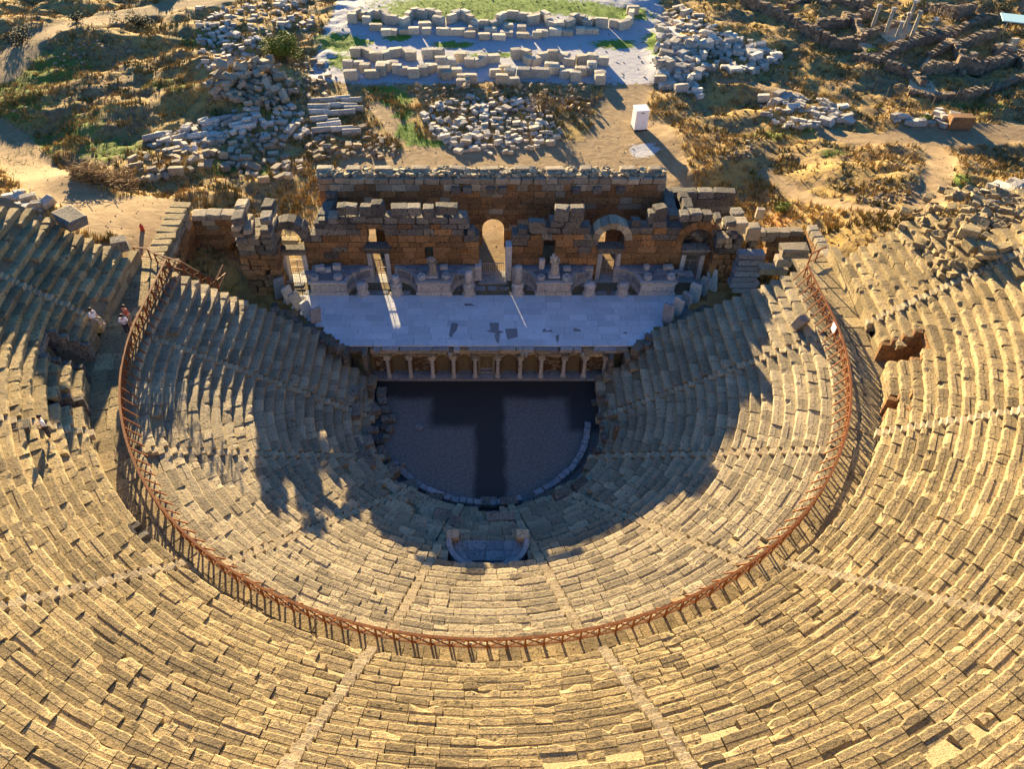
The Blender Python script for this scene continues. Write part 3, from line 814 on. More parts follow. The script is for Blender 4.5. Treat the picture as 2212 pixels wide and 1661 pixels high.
# ------------------------------------------------------------------ masonry
def masonry(t, s0, s1, face, th, zb, topfn, holes=(), axis='x', hrange=(.44, .58), lrange=(.7, 1.5), mat='wall', topmat='crust', name='stone', rng=None, out=-1, maxn=300):
    """coursed ashlar built stone by stone; holes: functions z0,z1 -> (a,b) gap or None; face: coordinate of the visible face, out: its direction"""
    rng = rng or random.Random(int(abs(s0 * 13 + face * 7)))
    z = zb; n = 0; stuff = MB(); lst = []
    zmax = max(topfn(s0 + (s1 - s0) * i / 60) for i in range(61))
    while z < zmax - .05:
        h = rng.uniform(*hrange)
        gaps = sorted(g for g in (f(z, z + h) for f in holes) if g)
        segs = []; cur = s0
        for a, b in gaps:
            if a > cur: segs.append((cur, min(a, s1)))
            cur = max(cur, b)
        if cur < s1: segs.append((cur, s1))
        for a, b in segs:
            c = a
            while c < b - .02:
                L = rng.uniform(*lrange); e = c + L
                if b - e < .4: e = b
                sm = (c + e) / 2
                tp = topfn(sm)
                if z + h * .55 < tp:
                    top = z + 1.6 * h > tp
                    pr = rng.gauss(0, .015) + (rng.gauss(0, .04) if top else 0)
                    cy = face - out * th / 2 + out * pr * 1.0
                    dims = (e - c - .012, th, h - .012) if axis == 'x' else (th, e - c - .012, h - .012)
                    cc = (sm, cy, z + h / 2) if axis == 'x' else (cy, sm, z + h / 2)
                    mm = topmat if (top or rng.random() < .06 or (z + 2.7 * h > tp and rng.random() < .5)) else mat
                    rot = (rng.gauss(0, .004), rng.gauss(0, .004), rng.gauss(0, .004)) if not top else (rng.gauss(0, .02), rng.gauss(0, .02), rng.gauss(0, .03))
                    lst.append((cc, dims, mm, rot, 'old' if top else 'wall'))
                c = e
        z += h
    lst.sort(key=lambda q: -q[0][2])
    for k, (cc, dims, mm, rot, kd) in enumerate(lst):
        if k < maxn: put(name, bmesh_of(kd, mm), cc, t, rot, dims)
        else: block_into(stuff, cc, dims, rot, kd)
    if stuff.F: stuff.build('hidden_masonry', mat, t)['kind'] = 'stuff'
def rect_hole(a, b, z0, z1): return lambda lo, hi: (a, b) if lo < z1 - .12 and hi > z0 + .12 else None
def arch_hole(c, hw, z0, zs):
    def f(lo, hi):
        if hi < z0 + .1: return None
        if lo < zs: return (c - hw, c + hw)
        d = lo - zs + .12
        if d >= hw: return None
        k = math.sqrt(hw * hw - d * d); return (c - k, c + k)
    return f
def steps_fn(pts):
    def f(s):
        for a, b, z in pts:
            if a <= s < b: return z
        return 0
    return f
def voussoirs(t, c, y, hw, zs, th, ring, n, mat, jit=.02, name='voussoir', a0=0, a1=pi):
    for i in range(n):
        b0 = a0 + (a1 - a0) * i / n + .012; b1 = a0 + (a1 - a0) * (i + 1) / n - .012
        r1 = hw + ring * RNG.uniform(.88, 1.12)
        V = []
        for yy in (y, y + th):
            for (r, a) in ((hw, b0), (hw, b1), (r1, b1), (r1, b0)): V.append((c - r * cos(a), yy + RNG.uniform(-jit, jit), zs + r * sin(a)))
        obj(name, V, [(0, 1, 2, 3)[::-1], (4, 5, 6, 7), (0, 4, 5, 1)[::-1], (1, 5, 6, 2)[::-1], (2, 6, 7, 3)[::-1], (3, 7, 4, 0)[::-1]], mat, t)

ZS, YW, WT = 3.6, 14.2, 1.25       # stage height, front wall face, thickness
def X(u, v=575, y=YW): return aty(u, v, y)[0]
# --- stage: masonry mass, paving slabs, dark stain patches
SX0, SX1, FX0, FX1, SY0, SY1 = -17.9, 18.8, -11.5, 11.9, 5.15, 11.75
sg = empty('stage', (0, 8.5, 0), 'broad stage platform paved with pale blue-grey marble slabs', 'stage', kind='structure')
mb = MB()
V = [(FX0, 5.75, 0), (FX1, 5.75, 0), (19.2, YW + .2, 0), (-18.4, YW + .2, 0)]
mb.add(V + [(x, y, ZS - .10) for x, y, z in V], [(4, 5, 6, 7), (0, 1, 5, 4), (1, 2, 6, 5), (2, 3, 7, 6), (3, 0, 4, 7)]); mb.build('platform_core', 'core', sg)
rng = random.Random(21); y = SY0
while y < SY1 - .1:
    d = rng.uniform(.72, 1.05); d = min(d, SY1 - y)
    if SY1 - y - d < .4: d = SY1 - y
    ym = y + d / 2; f = (ym - SY0) / (SY1 - SY0); xa = FX0 + (SX0 - FX0) * f; xb = FX1 + (SX1 - FX1) * f; x = xa
    while x < xb - .02:
        L = rng.uniform(.9, 2.0); e = x + L
        if xb - e < .6: e = xb
        put('paving_slab', bmesh_of('flat', 'slab'), ((x + e) / 2, ym, ZS - .06 + rng.gauss(0, .003)), sg, (0, 0, 0), (e - x - .008, d - .008, .12))
        x = e
    y += d
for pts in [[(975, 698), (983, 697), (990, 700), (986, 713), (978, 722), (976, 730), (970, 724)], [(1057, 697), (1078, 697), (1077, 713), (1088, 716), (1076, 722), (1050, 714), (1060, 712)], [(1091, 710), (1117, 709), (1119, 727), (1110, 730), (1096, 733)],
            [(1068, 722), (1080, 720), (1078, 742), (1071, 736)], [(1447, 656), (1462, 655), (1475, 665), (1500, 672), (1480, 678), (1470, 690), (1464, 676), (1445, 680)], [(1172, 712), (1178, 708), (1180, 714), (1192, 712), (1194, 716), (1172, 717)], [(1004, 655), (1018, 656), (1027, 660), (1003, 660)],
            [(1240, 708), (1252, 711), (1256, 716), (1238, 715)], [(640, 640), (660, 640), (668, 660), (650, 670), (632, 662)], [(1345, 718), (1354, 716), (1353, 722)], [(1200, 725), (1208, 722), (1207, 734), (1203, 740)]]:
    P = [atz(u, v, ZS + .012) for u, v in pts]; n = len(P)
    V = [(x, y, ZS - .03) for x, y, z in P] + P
    obj('stain_patch', V, [tuple(range(n, 2 * n))] + [(i, (i + 1) % n, n + (i + 1) % n, n + i) for i in range(n)], 'patch', sg)  # dark stains of the slabs, shaped as thin added pieces
# rough footing under the stage rim and the floor strip below the podia
mb = MB(); mb.box(-18.6, 19.4, 11.8, YW + .15, 2.9, ZS - .14); tag(mb.build('stage_footing', 'brick'), 'dark rough footing strip below the carved podia', 'floor', kind='structure')
for k in range(34):
    x = -17.5 + k * 1.07
    o = put('paving_slab', bmesh_of('old', 'bluestone'), (x + RNG.uniform(-.2, .2), 12.2 + RNG.choice((0, .6, 1.2)), ZS - .12), sg, (RNG.gauss(0, .02), RNG.gauss(0, .02), RNG.gauss(0, .06)), (RNG.uniform(.6, 1.1), RNG.uniform(.4, .7), .16))

# --- proscenium front
CXS = [-8.06, -6.23, -4.38, -2.63, -.84, 1.03, 2.89, 4.63, 6.49, 8.20, 9.87]
pz = empty('proscenium', (0, 4.9, 0), 'low stage front of small columns, arched niches and broken cornice slabs', 'stage front')
mb = MB(); mb.box(-9.5, 9.9, 4.72, 6.3, 0, .24); mb.build('ledge', 'bluestone', pz)
x = -9.5
while x < 9.8:
    L = RNG.uniform(.8, 1.3); e = min(9.9, x + L)
    put('ledge_slab', bmesh_of('flat', 'bluestone'), ((x + e) / 2, 5.05, .25), pz, (0, 0, 0), (e - x - .012, .72, .08)); x = e
for x in CXS:
    mb = MB(); mb.lathe((x, 4.98, .29), [(.25, 0), (.25, .08), (.22, .12), (.24, .17), (.19, .22), (.17, .3), (.155, 1.75), (.17, 1.78), (.165, 1.82), (.22, 1.95), (.26, 2.1)], 12)
    mb.build('column', 'marble', pz, True)
    put('abacus', bmesh_of('wall', 'marble'), (x, 4.98, 2.43), pz, (0, 0, 0), (.52, .5, .1))
    put('entablature_block', bmesh_of('old', 'brown'), (x, 5.12, 2.62), pz, (0, 0, 0), (.56, .75, .28))
def nook(a, b, arch, brick):
    """one bay: wall with arched or square recess"""
    w_ = (b - a) / 2 - .27; c = (a + b) / 2; yf = 5.32
    mbk = MB(); zs = 2.5 - w_ * .55 if arch else 2.35
    if arch:
        n = 12; V = []; zs = 1.95
        pts = [(c - w_, .29), (c - w_, zs)] + [(c - w_ * cos(pi * i / n), zs + w_ * .95 * sin(pi * i / n)) for i in range(1, n)] + [(c + w_, zs), (c + w_, .29)]
        out = [(a, .29), (a, zs)] + [(a + (b - a) * i / n, 3.2) for i in range(1, n)] + [(b, zs), (b, .29)]
        m = len(pts)
        V = [(x, yf, z) for x, z in pts] + [(x, yf, z) for x, z in out] + [(c + (x - c) * .9, yf + .85, z - .02) for x, z in pts]
        Fc = [(i, i + 1, m + i + 1, m + i) for i in range(m - 1)] + [(i + 1, i, 2 * m + i, 2 * m + i + 1) for i in range(m - 1)]
        Fc += [tuple(2 * m + i for i in range(m))]
        mbk.add(V, Fc); mbk.build('niche', 'brick', pz)
        voussoirs(pz, c, yf - .14, w_ * .98, 1.97, .16, .16, 9, 'brown', .004, 'archivolt')
    else:
        mbk.box(a + .2, b - .2, yf + .35, yf + .6, .29, 3.2); mbk.build('niche_wall', 'brick', pz)
        put('flat_lintel', bmesh_of('wall', 'brown'), (c, yf + .0, 2.62), pz, (0, 0, 0), (b - a - .5, .6, .26))
    if brick:
        z = .32
        while z < 2.4:
            x = a + .3
            while x < b - .32:
                L = RNG.uniform(.18, .4); put('brick', bmesh_of('old', 'rubble' if RNG.random() < .4 else 'brick'), (x + L / 2, yf + .36, z + .06), pz, (0, 0, 0), (L - .02, .12, .1)); x += L
            z += .135
bays = list(zip(CXS[:-1], CXS[1:])); kinds = 'arb' 
for i, (a, b) in enumerate(bays):
    if i == 4:   # central door
        mb = MB(); mb.box(a + .24, a + .42, 5.25, 6.2, .29, 2.9); mb.build('door_jamb', 'brown', pz)
        mb = MB(); mb.box(b - .42, b - .24, 5.25, 6.2, .29, 2.9); mb.build('door_jamb', 'brown', pz)
        mb = MB(); mb.box(a + .2, b - .2, 6.9, 7.1, 0, 3.2); mb.build('dark_back', 'dark', pz)  # panel coloured near black to stand in for shade behind the door
        put('flat_lintel', bmesh_of('wall', 'brown'), ((a + b) / 2, 5.4, 2.62), pz, (0, 0, 0), (b - a - .5, .7, .27))
        for k in range(3): put('door_step', bmesh_of('flat', 'bluestone'), ((a + b) / 2, 5.55 + .3 * k, .34 + .17 * k), pz, (0, 0, 0), (1.05, .34, .18))
    else: nook(a, b, i in (0, 2, 3, 5, 6, 8), i in (1, 7, 9))
nook(-9.45, -8.06, False, True)
for (xa, xb, yb, zz) in [(-8.35, -6.95, 5.75, 3.5), (-6.9, -4.3, 5.55, 3.44), (-4.3, -2.95, 5.75, 3.5), (-2.6, -2.05, 5.4, 3.42), (-1.4, 1.2, 5.7, 3.46), (1.2, 2.55, 5.9, 3.52), (2.55, 4.05, 5.8, 3.5), (4.05, 6.0, 5.65, 3.46), (6.0, 7.1, 5.8, 3.5), (7.1, 7.8, 5.6, 3.5), (8.7, 10.7, 5.5, 3.42), (-9.1, -8.45, 5.5, 3.4)]:
    d = yb - 4.72
    put('cornice_slab', bmesh_of('old', 'bluestone'), ((xa + xb) / 2, 4.72 + d / 2, zz - .12), pz, (0, 0, RNG.gauss(0, .01)), (xb - xa - .03, d, .36))
for (xa, xb) in [(-9.4, 9.9)]:
    x = xa
    while x < xb:
        L = RNG.uniform(.8, 1.6); e = min(x + L, xb); put('frieze_block', bmesh_of('wall', 'brown'), ((x + e) / 2, 5.36, 3.02), pz, (0, 0, 0), (e - x - .015, .62, .46)); x = e
for k, x in enumerate((3.0, 3.35, -2.9, 7.9)): put('rosette_stump', bmesh_of('fall', 'bluestone'), (x, 4.75, 3.05), pz, (.2, .1, k), (.3, .3, .4))
# side passages next to the proscenium
for s, (a, b, lab) in enumerate([(-11.4, -9.55, 'dark side doorway sunk beside the stage front on the dirt track\'s side'), (10.0, 11.6, 'dark side doorway sunk beside the stage front on the white cabin\'s side')]):
    t = empty('side_doorway', ((a + b) / 2, 5, 0), lab, 'doorway')
    mb = MB(); mb.box(a + .35, b - .35, 5.9, 6.1, 0, 3.2); mb.build('dark_back', 'dark', t)  # added panel, darkness of the opening painted into it
    for xx in (a + .17, b - .17):
        z = 0
        while z < 3.1:
            h = RNG.uniform(.4, .6); put('jamb_block', bmesh_of('old', 'crust'), (xx, 5.0, z + h / 2), t, (0, 0, RNG.gauss(0, .02)), (.42, 1.9, h - .01)); z += h
    put('lintel', bmesh_of('old', 'crust'), ((a + b) / 2, 5.3, 3.25), t, (0, 0, 0), (b - a, 1.0, .36))
mb = MB(); mb.lathe((-9.7, 4.7, 0), [(.13, 0), (.13, .1), (.09, .15), (.08, 2.2), (.11, 2.25)], 10); tag(mb.build('slim_column', 'marble', smooth=True), 'slim pale column standing alone beside the stage front', 'column')

# rubble lip where the stage meets the seats
for s in (-1, 1):
    for k in range(15):
        f = k / 14; xx = (FX0 + (SX0 - FX0) * f if s < 0 else FX1 + (SX1 - FX1) * f) + s * .15; yy = SY0 + (SY1 - SY0) * f * .78 - .35
        h = RNG.uniform(.5, 1.0)
        o = put('edge_boulder', bmesh_of('fall', 'crust'), (xx + RNG.gauss(0, .1), yy + RNG.gauss(0, .12), ZS - .15 + .1 * RNG.random()), None, (RNG.gauss(0, .15), RNG.gauss(0, .15), RNG.uniform(0, 3)), (RNG.uniform(.6, 1.1), RNG.uniform(.5, .8), h))
        tag(o, 'rough dark stone along the stage edge on ' + WEDGE_SIDE[s], 'stone', 'rough stones along the stage edge')

# --- podia with concave sides
def podium(xf0, xf1, cl, cr, lab):
    t = empty('carved_podium', ((xf0 + xf1) / 2, 12.6, ZS), lab, 'podium', 'carved podia on the stage')
    R = 2.1; yb = 13.9; y0 = SY1
    def outline(off):
        P = []
        if cl:
            c = xf0 - R
            P += [(c + (R - off) * sin(a), y0 + .0 + (R - off) * cos(a)) for a in [pi / 2 * i / 8 for i in range(9)]]
            P[-1] = (xf0 - off, y0 - off)
        else: P += [(xf0 - off, yb), (xf0 - off, y0 - off)]
        if cr:
            c = xf1 + R
            Q = [(c - (R - off) * cos(a), y0 + (R - off) * sin(a)) for a in [pi / 2 * i / 8 for i in range(9)]]
            Q[0] = (xf1 + off, y0 - off); P += Q
        else: P += [(xf1 + off, y0 - off), (xf1 + off, yb)]
        P += [(P[-1][0], YW + .05), (P[0][0], YW + .05)]
        return P
    def prism(name, off, z0, z1, mat):
        P = outline(off); n = len(P)
        V = [(x, y, z0) for x, y in P] + [(x, y, z1) for x, y in P]
        mb = MB(); mb.add(V, [tuple(range(n, 2 * n)), tuple(range(n))[::-1]] + [(i, (i + 1) % n, n + (i + 1) % n, n + i) for i in range(n)])
        return mb.build(name, mat, t)
    prism('plinth', .10, ZS - .3, ZS + .22, 'marble'); prism('base_moulding', .05, ZS + .22, ZS + .34, 'marble'); prism('dado', -.03, ZS + .34, ZS + 1.22, 'marble')
    prism('cornice', .10, ZS + 1.22, ZS + 1.40, 'marble'); prism('top_bed', -.2, ZS + 1.40, ZS + 1.44, 'patch')
    w_ = xf1 - xf0
    mb = MB(); mb.box(xf0 + .12, xf1 - .12, SY1 - .02, SY1 + .1, ZS + .40, ZS + 1.14); pn = mb.build('relief_panel', 'marble', t)
    for k in range(7):   # carved figures of the panel, much worn
        xx = xf0 + .35 + k * (w_ - .7) / 6; mb = MB(); hh = RNG.uniform(.4, .6)
        mb.lathe((xx, SY1 - .02, ZS + .44), [(.09, 0), (.1, hh * .4), (.07, hh * .6), (.1, hh * .8), (.04, hh)], 6, 1, .45); mb.build('carved_figure', 'marble', pn, True)
    for (x0, s) in ((xf0, -1 if cl else 0), (xf1, 1 if cr else 0)):   # framed slabs on the concave sides
        if s:
            c = x0 + s * R
            for (a0, a1) in ((.12, .72), (.82, 1.45)):
                V = []
                for zz in (ZS + .42, ZS + 1.12):
                    for i in range(5):
                        a = a0 + (a1 - a0) * i / 4; rr = R - .015
                        V.append((c - s * rr * cos(a), SY1 + rr * sin(a), zz))
                obj('side_panel', V, [(i, i + 1, 5 + i + 1, 5 + i) for i in range(4)], 'bluestone', t)
    # paving and scraps on top
    xx = xf0 - .9
    while xx < xf1 + .9:
        L = RNG.uniform(.5, 1.0); put('top_slab', bmesh_of('old', 'bluestone'), (xx + L / 2, 13.2 + RNG.uniform(-.3, .45), ZS + 1.47), t, (RNG.gauss(0, .03), RNG.gauss(0, .03), RNG.gauss(0, .1)), (L, RNG.uniform(.5, .8), .12)); xx += L * .8
    return t
P1 = podium(-15.1, -12.0, False, True, 'carved marble podium between the two doorways nearest the ruined tower')
P2 = podium(-5.9, -3.0, True, True, 'carved marble podium carrying the headless draped statue')
P3 = podium(4.45, 7.4, True, True, 'carved marble podium carrying the standing robed statue')
P4 = podium(13.4, 16.4, True, False, 'carved marble podium beside the sunlit end doorway')
# column-base discs and fragments lying on the podia: things of their own
def disc(x, y, label, r=.36, tilt=0):
    mb = MB(); mb.lathe((0, 0, 0), [(r, 0), (r * 1.02, .1), (r * .86, .16), (r * .98, .24), (r * .82, .32), (r * .4, .33), (r * .38, .22)], 16)
    o = mb.build('carved_ring', 'marble', smooth=False); o.location = (x, y, ZS + 1.62); o.rotation_euler = (tilt, tilt * .5, 0)
    tag(o, label, 'column base', 'column bases lying on the podia')
for x, y, n in ((-14.7, 12.2, P1), (-12.7, 12.3, P1), (-5.5, 12.3, P2), (-3.4, 12.4, P2), (4.8, 12.2, P3), (7.0, 12.2, P3), (16.0, 12.3, P4), (14.0, 12.3, P4)):
    pod_name = {id(P1): 'the podium between the two doorways by the ruined tower', id(P2): "the headless statue's podium", id(P3): "the robed statue's podium", id(P4): 'the podium by the sunlit end doorway'}[id(n)]
    disc(x, y, 'round marble column base lying on ' + pod_name, .36 + .04 * RNG.random(), RNG.choice((0, .06, .18)))
for (x, y, L, d, h, a, lab) in [(-14.4, 13.4, .8, .5, .4, .1, P1), (-12.9, 13.4, .75, .5, .55, 0, P1), (-13.7, 13.2, .6, .5, .25, .3, P1), (-3.6, 13.5, .7, .5, .35, .1, P2), (7.1, 13.3, .7, .5, .35, 0, P3), (14.0, 13.4, .45, .4, .5, .3, P4), (15.9, 13.5, .9, .5, .35, .05, P4), (4.9, 13.5, .5, .35, 1.1, 0, P3)]:
    pn = {id(P1): 'the podium by the ruined tower', id(P2): "the headless statue's podium", id(P3): "the robed statue's podium", id(P4): 'the podium by the sunlit end doorway'}[id(lab)]
    o = put('carved_fragment', bmesh_of('fall', 'marble'), (x, y, ZS + 1.52 + h / 2), None, (0, 0, a), (L, d, h)); tag(o, 'broken carved marble piece lying on ' + pn, 'fragment', 'fragments on the podia')

# --- pedestals
def pedestal(x, stub, lab):
    t = empty('column_pedestal', (x, 11.98, ZS - .1), lab, 'pedestal', 'column pedestals along the stage')
    mb = MB(); mb.lathe((x, 11.98, ZS - .12), [(.62, 0), (.62, .16), (.5, .24), (.46, .34), (.46, .78), (.56, .86), (.58, .98)], 8); mb.build('die', 'marble', t)
    mb = MB(); mb.lathe((x, 11.98, ZS + .86), [(.50, 0), (.52, .08), (.44, .13), (.48, .2), (.40, .26), (.38, .30)], 16); mb.build('base_ring', 'marble', t, True)
    if stub:
        def fn(k, a): return 1 + (.03 * sin(3 * a) if k else 0)
        mb = MB(); mb.lathe((x, 11.98, ZS + 1.16), [(.36, 0), (.345, stub * .5), (.34, stub * .9), (.28, stub)], 16, 1, 1, True, 0, fn); mb.build('column_shaft', 'marble', t, True)
for u, st, lab in ((785, 0, 'bare octagonal marble pedestal before the doorway next to the headless statue, tower side'), (858, .75, 'marble pedestal with a short tilted column stump before the second doorway'), (1013, 1.25, 'marble pedestal with a grey column stump beside the wide central gap, headless statue side'),
                   (1118, 1.75, 'marble pedestal with the tallest broken column stump, beside the wide central gap'), (1272, 0, 'bare octagonal marble pedestal beside the doorway under the standing arch, robed statue side'), (1343, 0, 'bare octagonal marble pedestal beside the doorway under the standing arch, end podium side')):
    pedestal(atz(u, 630, ZS)[0], st, lab)

# --- statues
def statue(x, y, h, head, lab, lean=0.):
    t = empty('statue', (x, y, ZS + 1.44), lab, 'statue')
    put('plinth', bmesh_of('wall', 'marble'), (x, y, ZS + 1.53), t, (0, 0, 0), (1.0, .75, .18))
    b = MB()
    prof = [(.34, 0), (.36, .05), (.33, .2), (.30, .36), (.27, .5), (.29, .58), (.26, .64), (.30, .72), (.33, .80), (.30, .845), (.14, .865), (.10, .88)]
    if head: prof += [(.09, .895), (.125, .92), (.135, .95), (.12, .98), (.05, 1.0)]
    def fn(k, a):
        if k < 5: return 1 + .10 * sin(7 * a + k * .4) + .06 * sin(3 * a + 1)
        if k < 9: return 1 + .05 * sin(5 * a + k)
        return 1
    V = []; n = 20
    for k, (r, zz) in enumerate(prof):
        for i in range(n):
            a = 2 * pi * i / n; rr = r * fn(k, a) * h / 2.0; off = .06 * sin(zz * 5) + lean * zz
            V.append((x + off + rr * cos(a), y + rr * .62 * sin(a), ZS + 1.62 + zz * h))
    m = len(prof); b.add(V, [(k * n + i, k * n + (i + 1) % n, (k + 1) * n + (i + 1) % n, (k + 1) * n + i) for k in range(m - 1) for i in range(n)] + [tuple((m - 1) * n + i for i in range(n))])
    for s in (-1, 1):  # bent arms under the cloak
        b.bar((x + s * .30, y, ZS + 1.62 + .80 * h), (x + s * .38, y - .06, ZS + 1.62 + .60 * h), .14); b.bar((x + s * .38, y - .06, ZS + 1.62 + .60 * h), (x + s * .10, y - .26, ZS + 1.62 + .62 * h), .11)
    b.build('figure', 'white', t, True)
statue(aty(933, 575, 12.7)[0], 12.6, 2.05, False, 'headless draped marble statue standing on its podium')
statue(aty(1198, 575, 12.7)[0], 12.6, 2.15, True, 'robed marble statue with head and bent arm standing on its podium', -.1)

# --- front wall of the scene building, two standing stretches
DO = {1: X(640), 2: X(820), 4: X(1313), 5: X(1492)}
def doorway(c, hw, z0, z1, lab, hw2=.38):
    t = empty('doorway', (c, YW, ZS), lab, 'doorway', 'framed doorways of the scene wall')
    for s in (-1, 1):
        V = []
        for zz, k in ((z0, 1.0), (z1, .93)):
            for xx in (hw * k, hw * k + hw2):
                for yy in (YW - .16, YW + .7): V.append((c + s * xx, yy, zz))
        obj('jamb', V, [(0, 1, 3, 2), (4, 6, 7, 5), (0, 2, 6, 4), (1, 5, 7, 3), (0, 4, 5, 1), (2, 3, 7, 6)], 'marble', t)
        mb = MB(); mb.bar((c + s * (hw + .09), YW - .18, z0), (c + s * (hw * .93 + .09), YW - .18, z1), .07, .06); mb.build('jamb_moulding', 'marble', t)
    put('lintel', bmesh_of('old', 'crust'), (c, YW + .22, z1 + .26), t, (0, 0, 0), (2 * (hw + hw2) + .15, 1.0, .52))
    put('hood', bmesh_of('old', 'crust'), (c + .05, YW + .05, z1 + .62), t, (0, 0, 0), (2 * (hw + hw2) + .4, 1.1, .24))
    put('threshold', bmesh_of('wall', 'marble'), (c, YW + .1, z0 - .1), t, (0, 0, 0), (2 * (hw + hw2) + .1, 1.3, .22))
    gr = MB(); 
    for k in range(9): gr.bar((c - hw + .08 + k * (2 * hw - .16) / 8, YW + .45, z0), (c - hw + .08 + k * (2 * hw - .16) / 8, YW + .45, z0 + 1.75), .022)
    g = gr.build('iron_gate', 'grille', t)
    for zz in (.35, .95, 1.75):
        mb = MB(); mb.bar((c - hw, YW + .45, z0 + zz), (c + hw, YW + .45, z0 + zz), .05); mb.build('gate_rail', 'grille', g)
    mb = MB(); mb.bar((c, YW + .43, z0), (c, YW + .43, z0 + 1.75), .06); mb.build('gate_post', 'grille', g)
doorway(DO[1], .72, ZS - .1, 6.2, 'framed doorway with a closed dark gate beside the ruined tower')
doorway(DO[2], .62, ZS - .1, 6.35, "framed doorway with sunlight through it, next to the headless statue")
doorway(DO[4], .66, ZS - .1, 6.35, 'framed doorway below the standing stone arch')
doorway(DO[5], .66, ZS - .1, 6.2, 'framed sunlit doorway at the end of the scene wall with a barred gate')
XL0, XL1 = X(585, 470), X(1035, 520); XR0, XR1 = X(1105, 520), X(1560, 480)
topL = [(-99, X(606), 9.3), (X(606), X(668), 8.9), (X(668), X(700), 8.4), (X(700), X(735), 9.2), (X(735), X(765), 9.7), (X(765), X(1000), 9.75), (X(1000), X(1012), 9.0), (X(1012), X(1028), 8.3), (X(1028), 99, 7.4)]
topR = [(-99, X(1122), 7.8), (X(1122), X(1140), 8.3), (X(1140), X(1195), 8.7), (X(1195), X(1265), 9.8), (X(1265), X(1285), 8.5), (X(1285), X(1345), 8.6), (X(1345), X(1400), 8.9), (X(1400), X(1440), 9.6), (X(1440), X(1460), 8.9), (X(1460), 99, 9.0)]
tl = empty('scene_wall', (XL0, YW, ZS), 'orange-brown ashlar wall behind the headless statue with black weathered top blocks', 'wall')
c1, c2, c4, c5 = DO[1], DO[2], DO[4], DO[5]
masonry(tl, XL0, XL1, YW, WT, ZS - .3, steps_fn(topL), [rect_hole(c1 - 1.05, c1 + 1.05, 0, 7.0), arch_hole(c1 - .2, 1.05, 6.9, 7.7), rect_hole(c2 - .95, c2 + .95, 0, 7.1), rect_hole(c2 - .75, c2 + .75, 7.0, 8.4), rect_hole(X(920), X(937), 5.6, 6.9)], hrange=(.48, .70), lrange=(.8, 1.7), rng=random.Random(3))
voussoirs(tl, c1 - .2, YW - .06, 1.07, 7.7, 1.2, .75, 8, 'crust', .05, a0=.35, a1=pi - .1)
put('fallen_lintel', bmesh_of('old', 'seat'), (c1 - .15, YW + .35, 7.35), tl, (0, .05, .05), (1.5, .7, .45))
tr = empty('scene_wall', (XR0, YW, ZS), 'orange-brown ashlar wall behind the robed statue with a standing stone arch', 'wall')
masonry(tr, XR0, XR1, YW, WT, ZS - .3, steps_fn(topR), [rect_hole(c4 - .98, c4 + .98, 0, 7.1), arch_hole(c4, 1.12, 7.0, 7.75), rect_hole(c5 - .98, c5 + .98, 0, 6.9), arch_hole(c5 + .1, 1.25, 6.9, 7.5), rect_hole(X(1171), X(1196), 5.3, 7.3)], hrange=(.48, .70), lrange=(.8, 1.7), rng=random.Random(4))
voussoirs(tr, c4, YW - .22, 1.12, 7.75, 1.35, .62, 7, 'brown', .03)
voussoirs(tr, c5 + .1, YW - .03, 1.25, 7.5, 1.2, .7, 9, 'wall', .03)
put('fallen_drum', bmesh_of('fall', 'crust'), (c5 + .1, YW + .5, 7.75), tr, (.2, .75, .3), (1.6, .6, .5))
# big weathered blocks along the wall tops
def topblocks(t, lst):
    for (u, v, L, h, d) in lst:
        x, y, z = aty(u, v, YW + .1)
        put('coping_block', bmesh_of('old', 'crust'), (x, YW + .5, z - h * .3), t, (RNG.gauss(0, .03), RNG.gauss(0, .04), RNG.gauss(0, .05)), (L, d, h))
topblocks(tl, [(738, 450, .85, .8, .9), (757, 450, 1.0, .8, .9), (790, 452, 1.1, .9, 1.0), (815, 446, 1.1, 1.2, 1.0), (862, 452, 1.5, .8, 1.0), (893, 452, 1.2, .8, 1.0), (925, 455, .95, 1.0, 1.0), (965, 450, 1.9, .75, .9), (990, 474, .9, .7, .8), (775, 470, 1.2, .6, .9), (1018, 500, .7, .8, .9), (700, 480, 1.0, .7, .9)])
topblocks(tr, [(1215, 456, 1.25, 1.2, 1.0), (1248, 456, 1.25, 1.3, 1.0), (1160, 484, 1.4, .8, .9), (1130, 497, .8, .6, .8), (1410, 465, .65, 1.1, .9), (1428, 455, 1.1, 1.2, 1.0), (1375, 480, .8, .6, .8), (1480, 466, .8, .7, 1.0), (1505, 464, 1.0, .8, 1.0), (1530, 466, .8, .7, 1.0), (1130, 515, .9, .8, .9)])
# piers of the wide central gap
for u, h, lab in ((1033, 1.6, 'short marble door post at the wide central gap, headless statue side'), (1098, 3.6, 'tall marble door post at the wide central gap, robed statue side')):
    c = X(u); o = put('door_post', bmesh_of('wall', 'marble'), (c, YW + .1, ZS + h / 2), None, (0, 0, 0), (.55, 1.1, h)); tag(o, lab, 'door post')
cg = empty('barrier', (X(1066), YW + .4, ZS), 'low iron barrier across the wide central gap', 'barrier')
xa, xb = X(1040), X(1092)
for k in range(13):
    mb = MB(); xx = xa + (xb - xa) * k / 12; mb.bar((xx, YW + .5, ZS), (xx, YW + .5, ZS + 1.25), .03 if k % 4 else .07); mb.build('bar', 'grille', cg)
for zz in (.15, 1.25):
    mb = MB(); mb.bar((xa, YW + .5, ZS + zz), (xb, YW + .5, ZS + zz), .06); mb.build('rail', 'grille', cg)
put('threshold_slab', bmesh_of('wall', 'bluestone'), (X(1066), YW + .1, ZS - .06), sg, (0, 0, 0), (2.6, 1.8, .2))

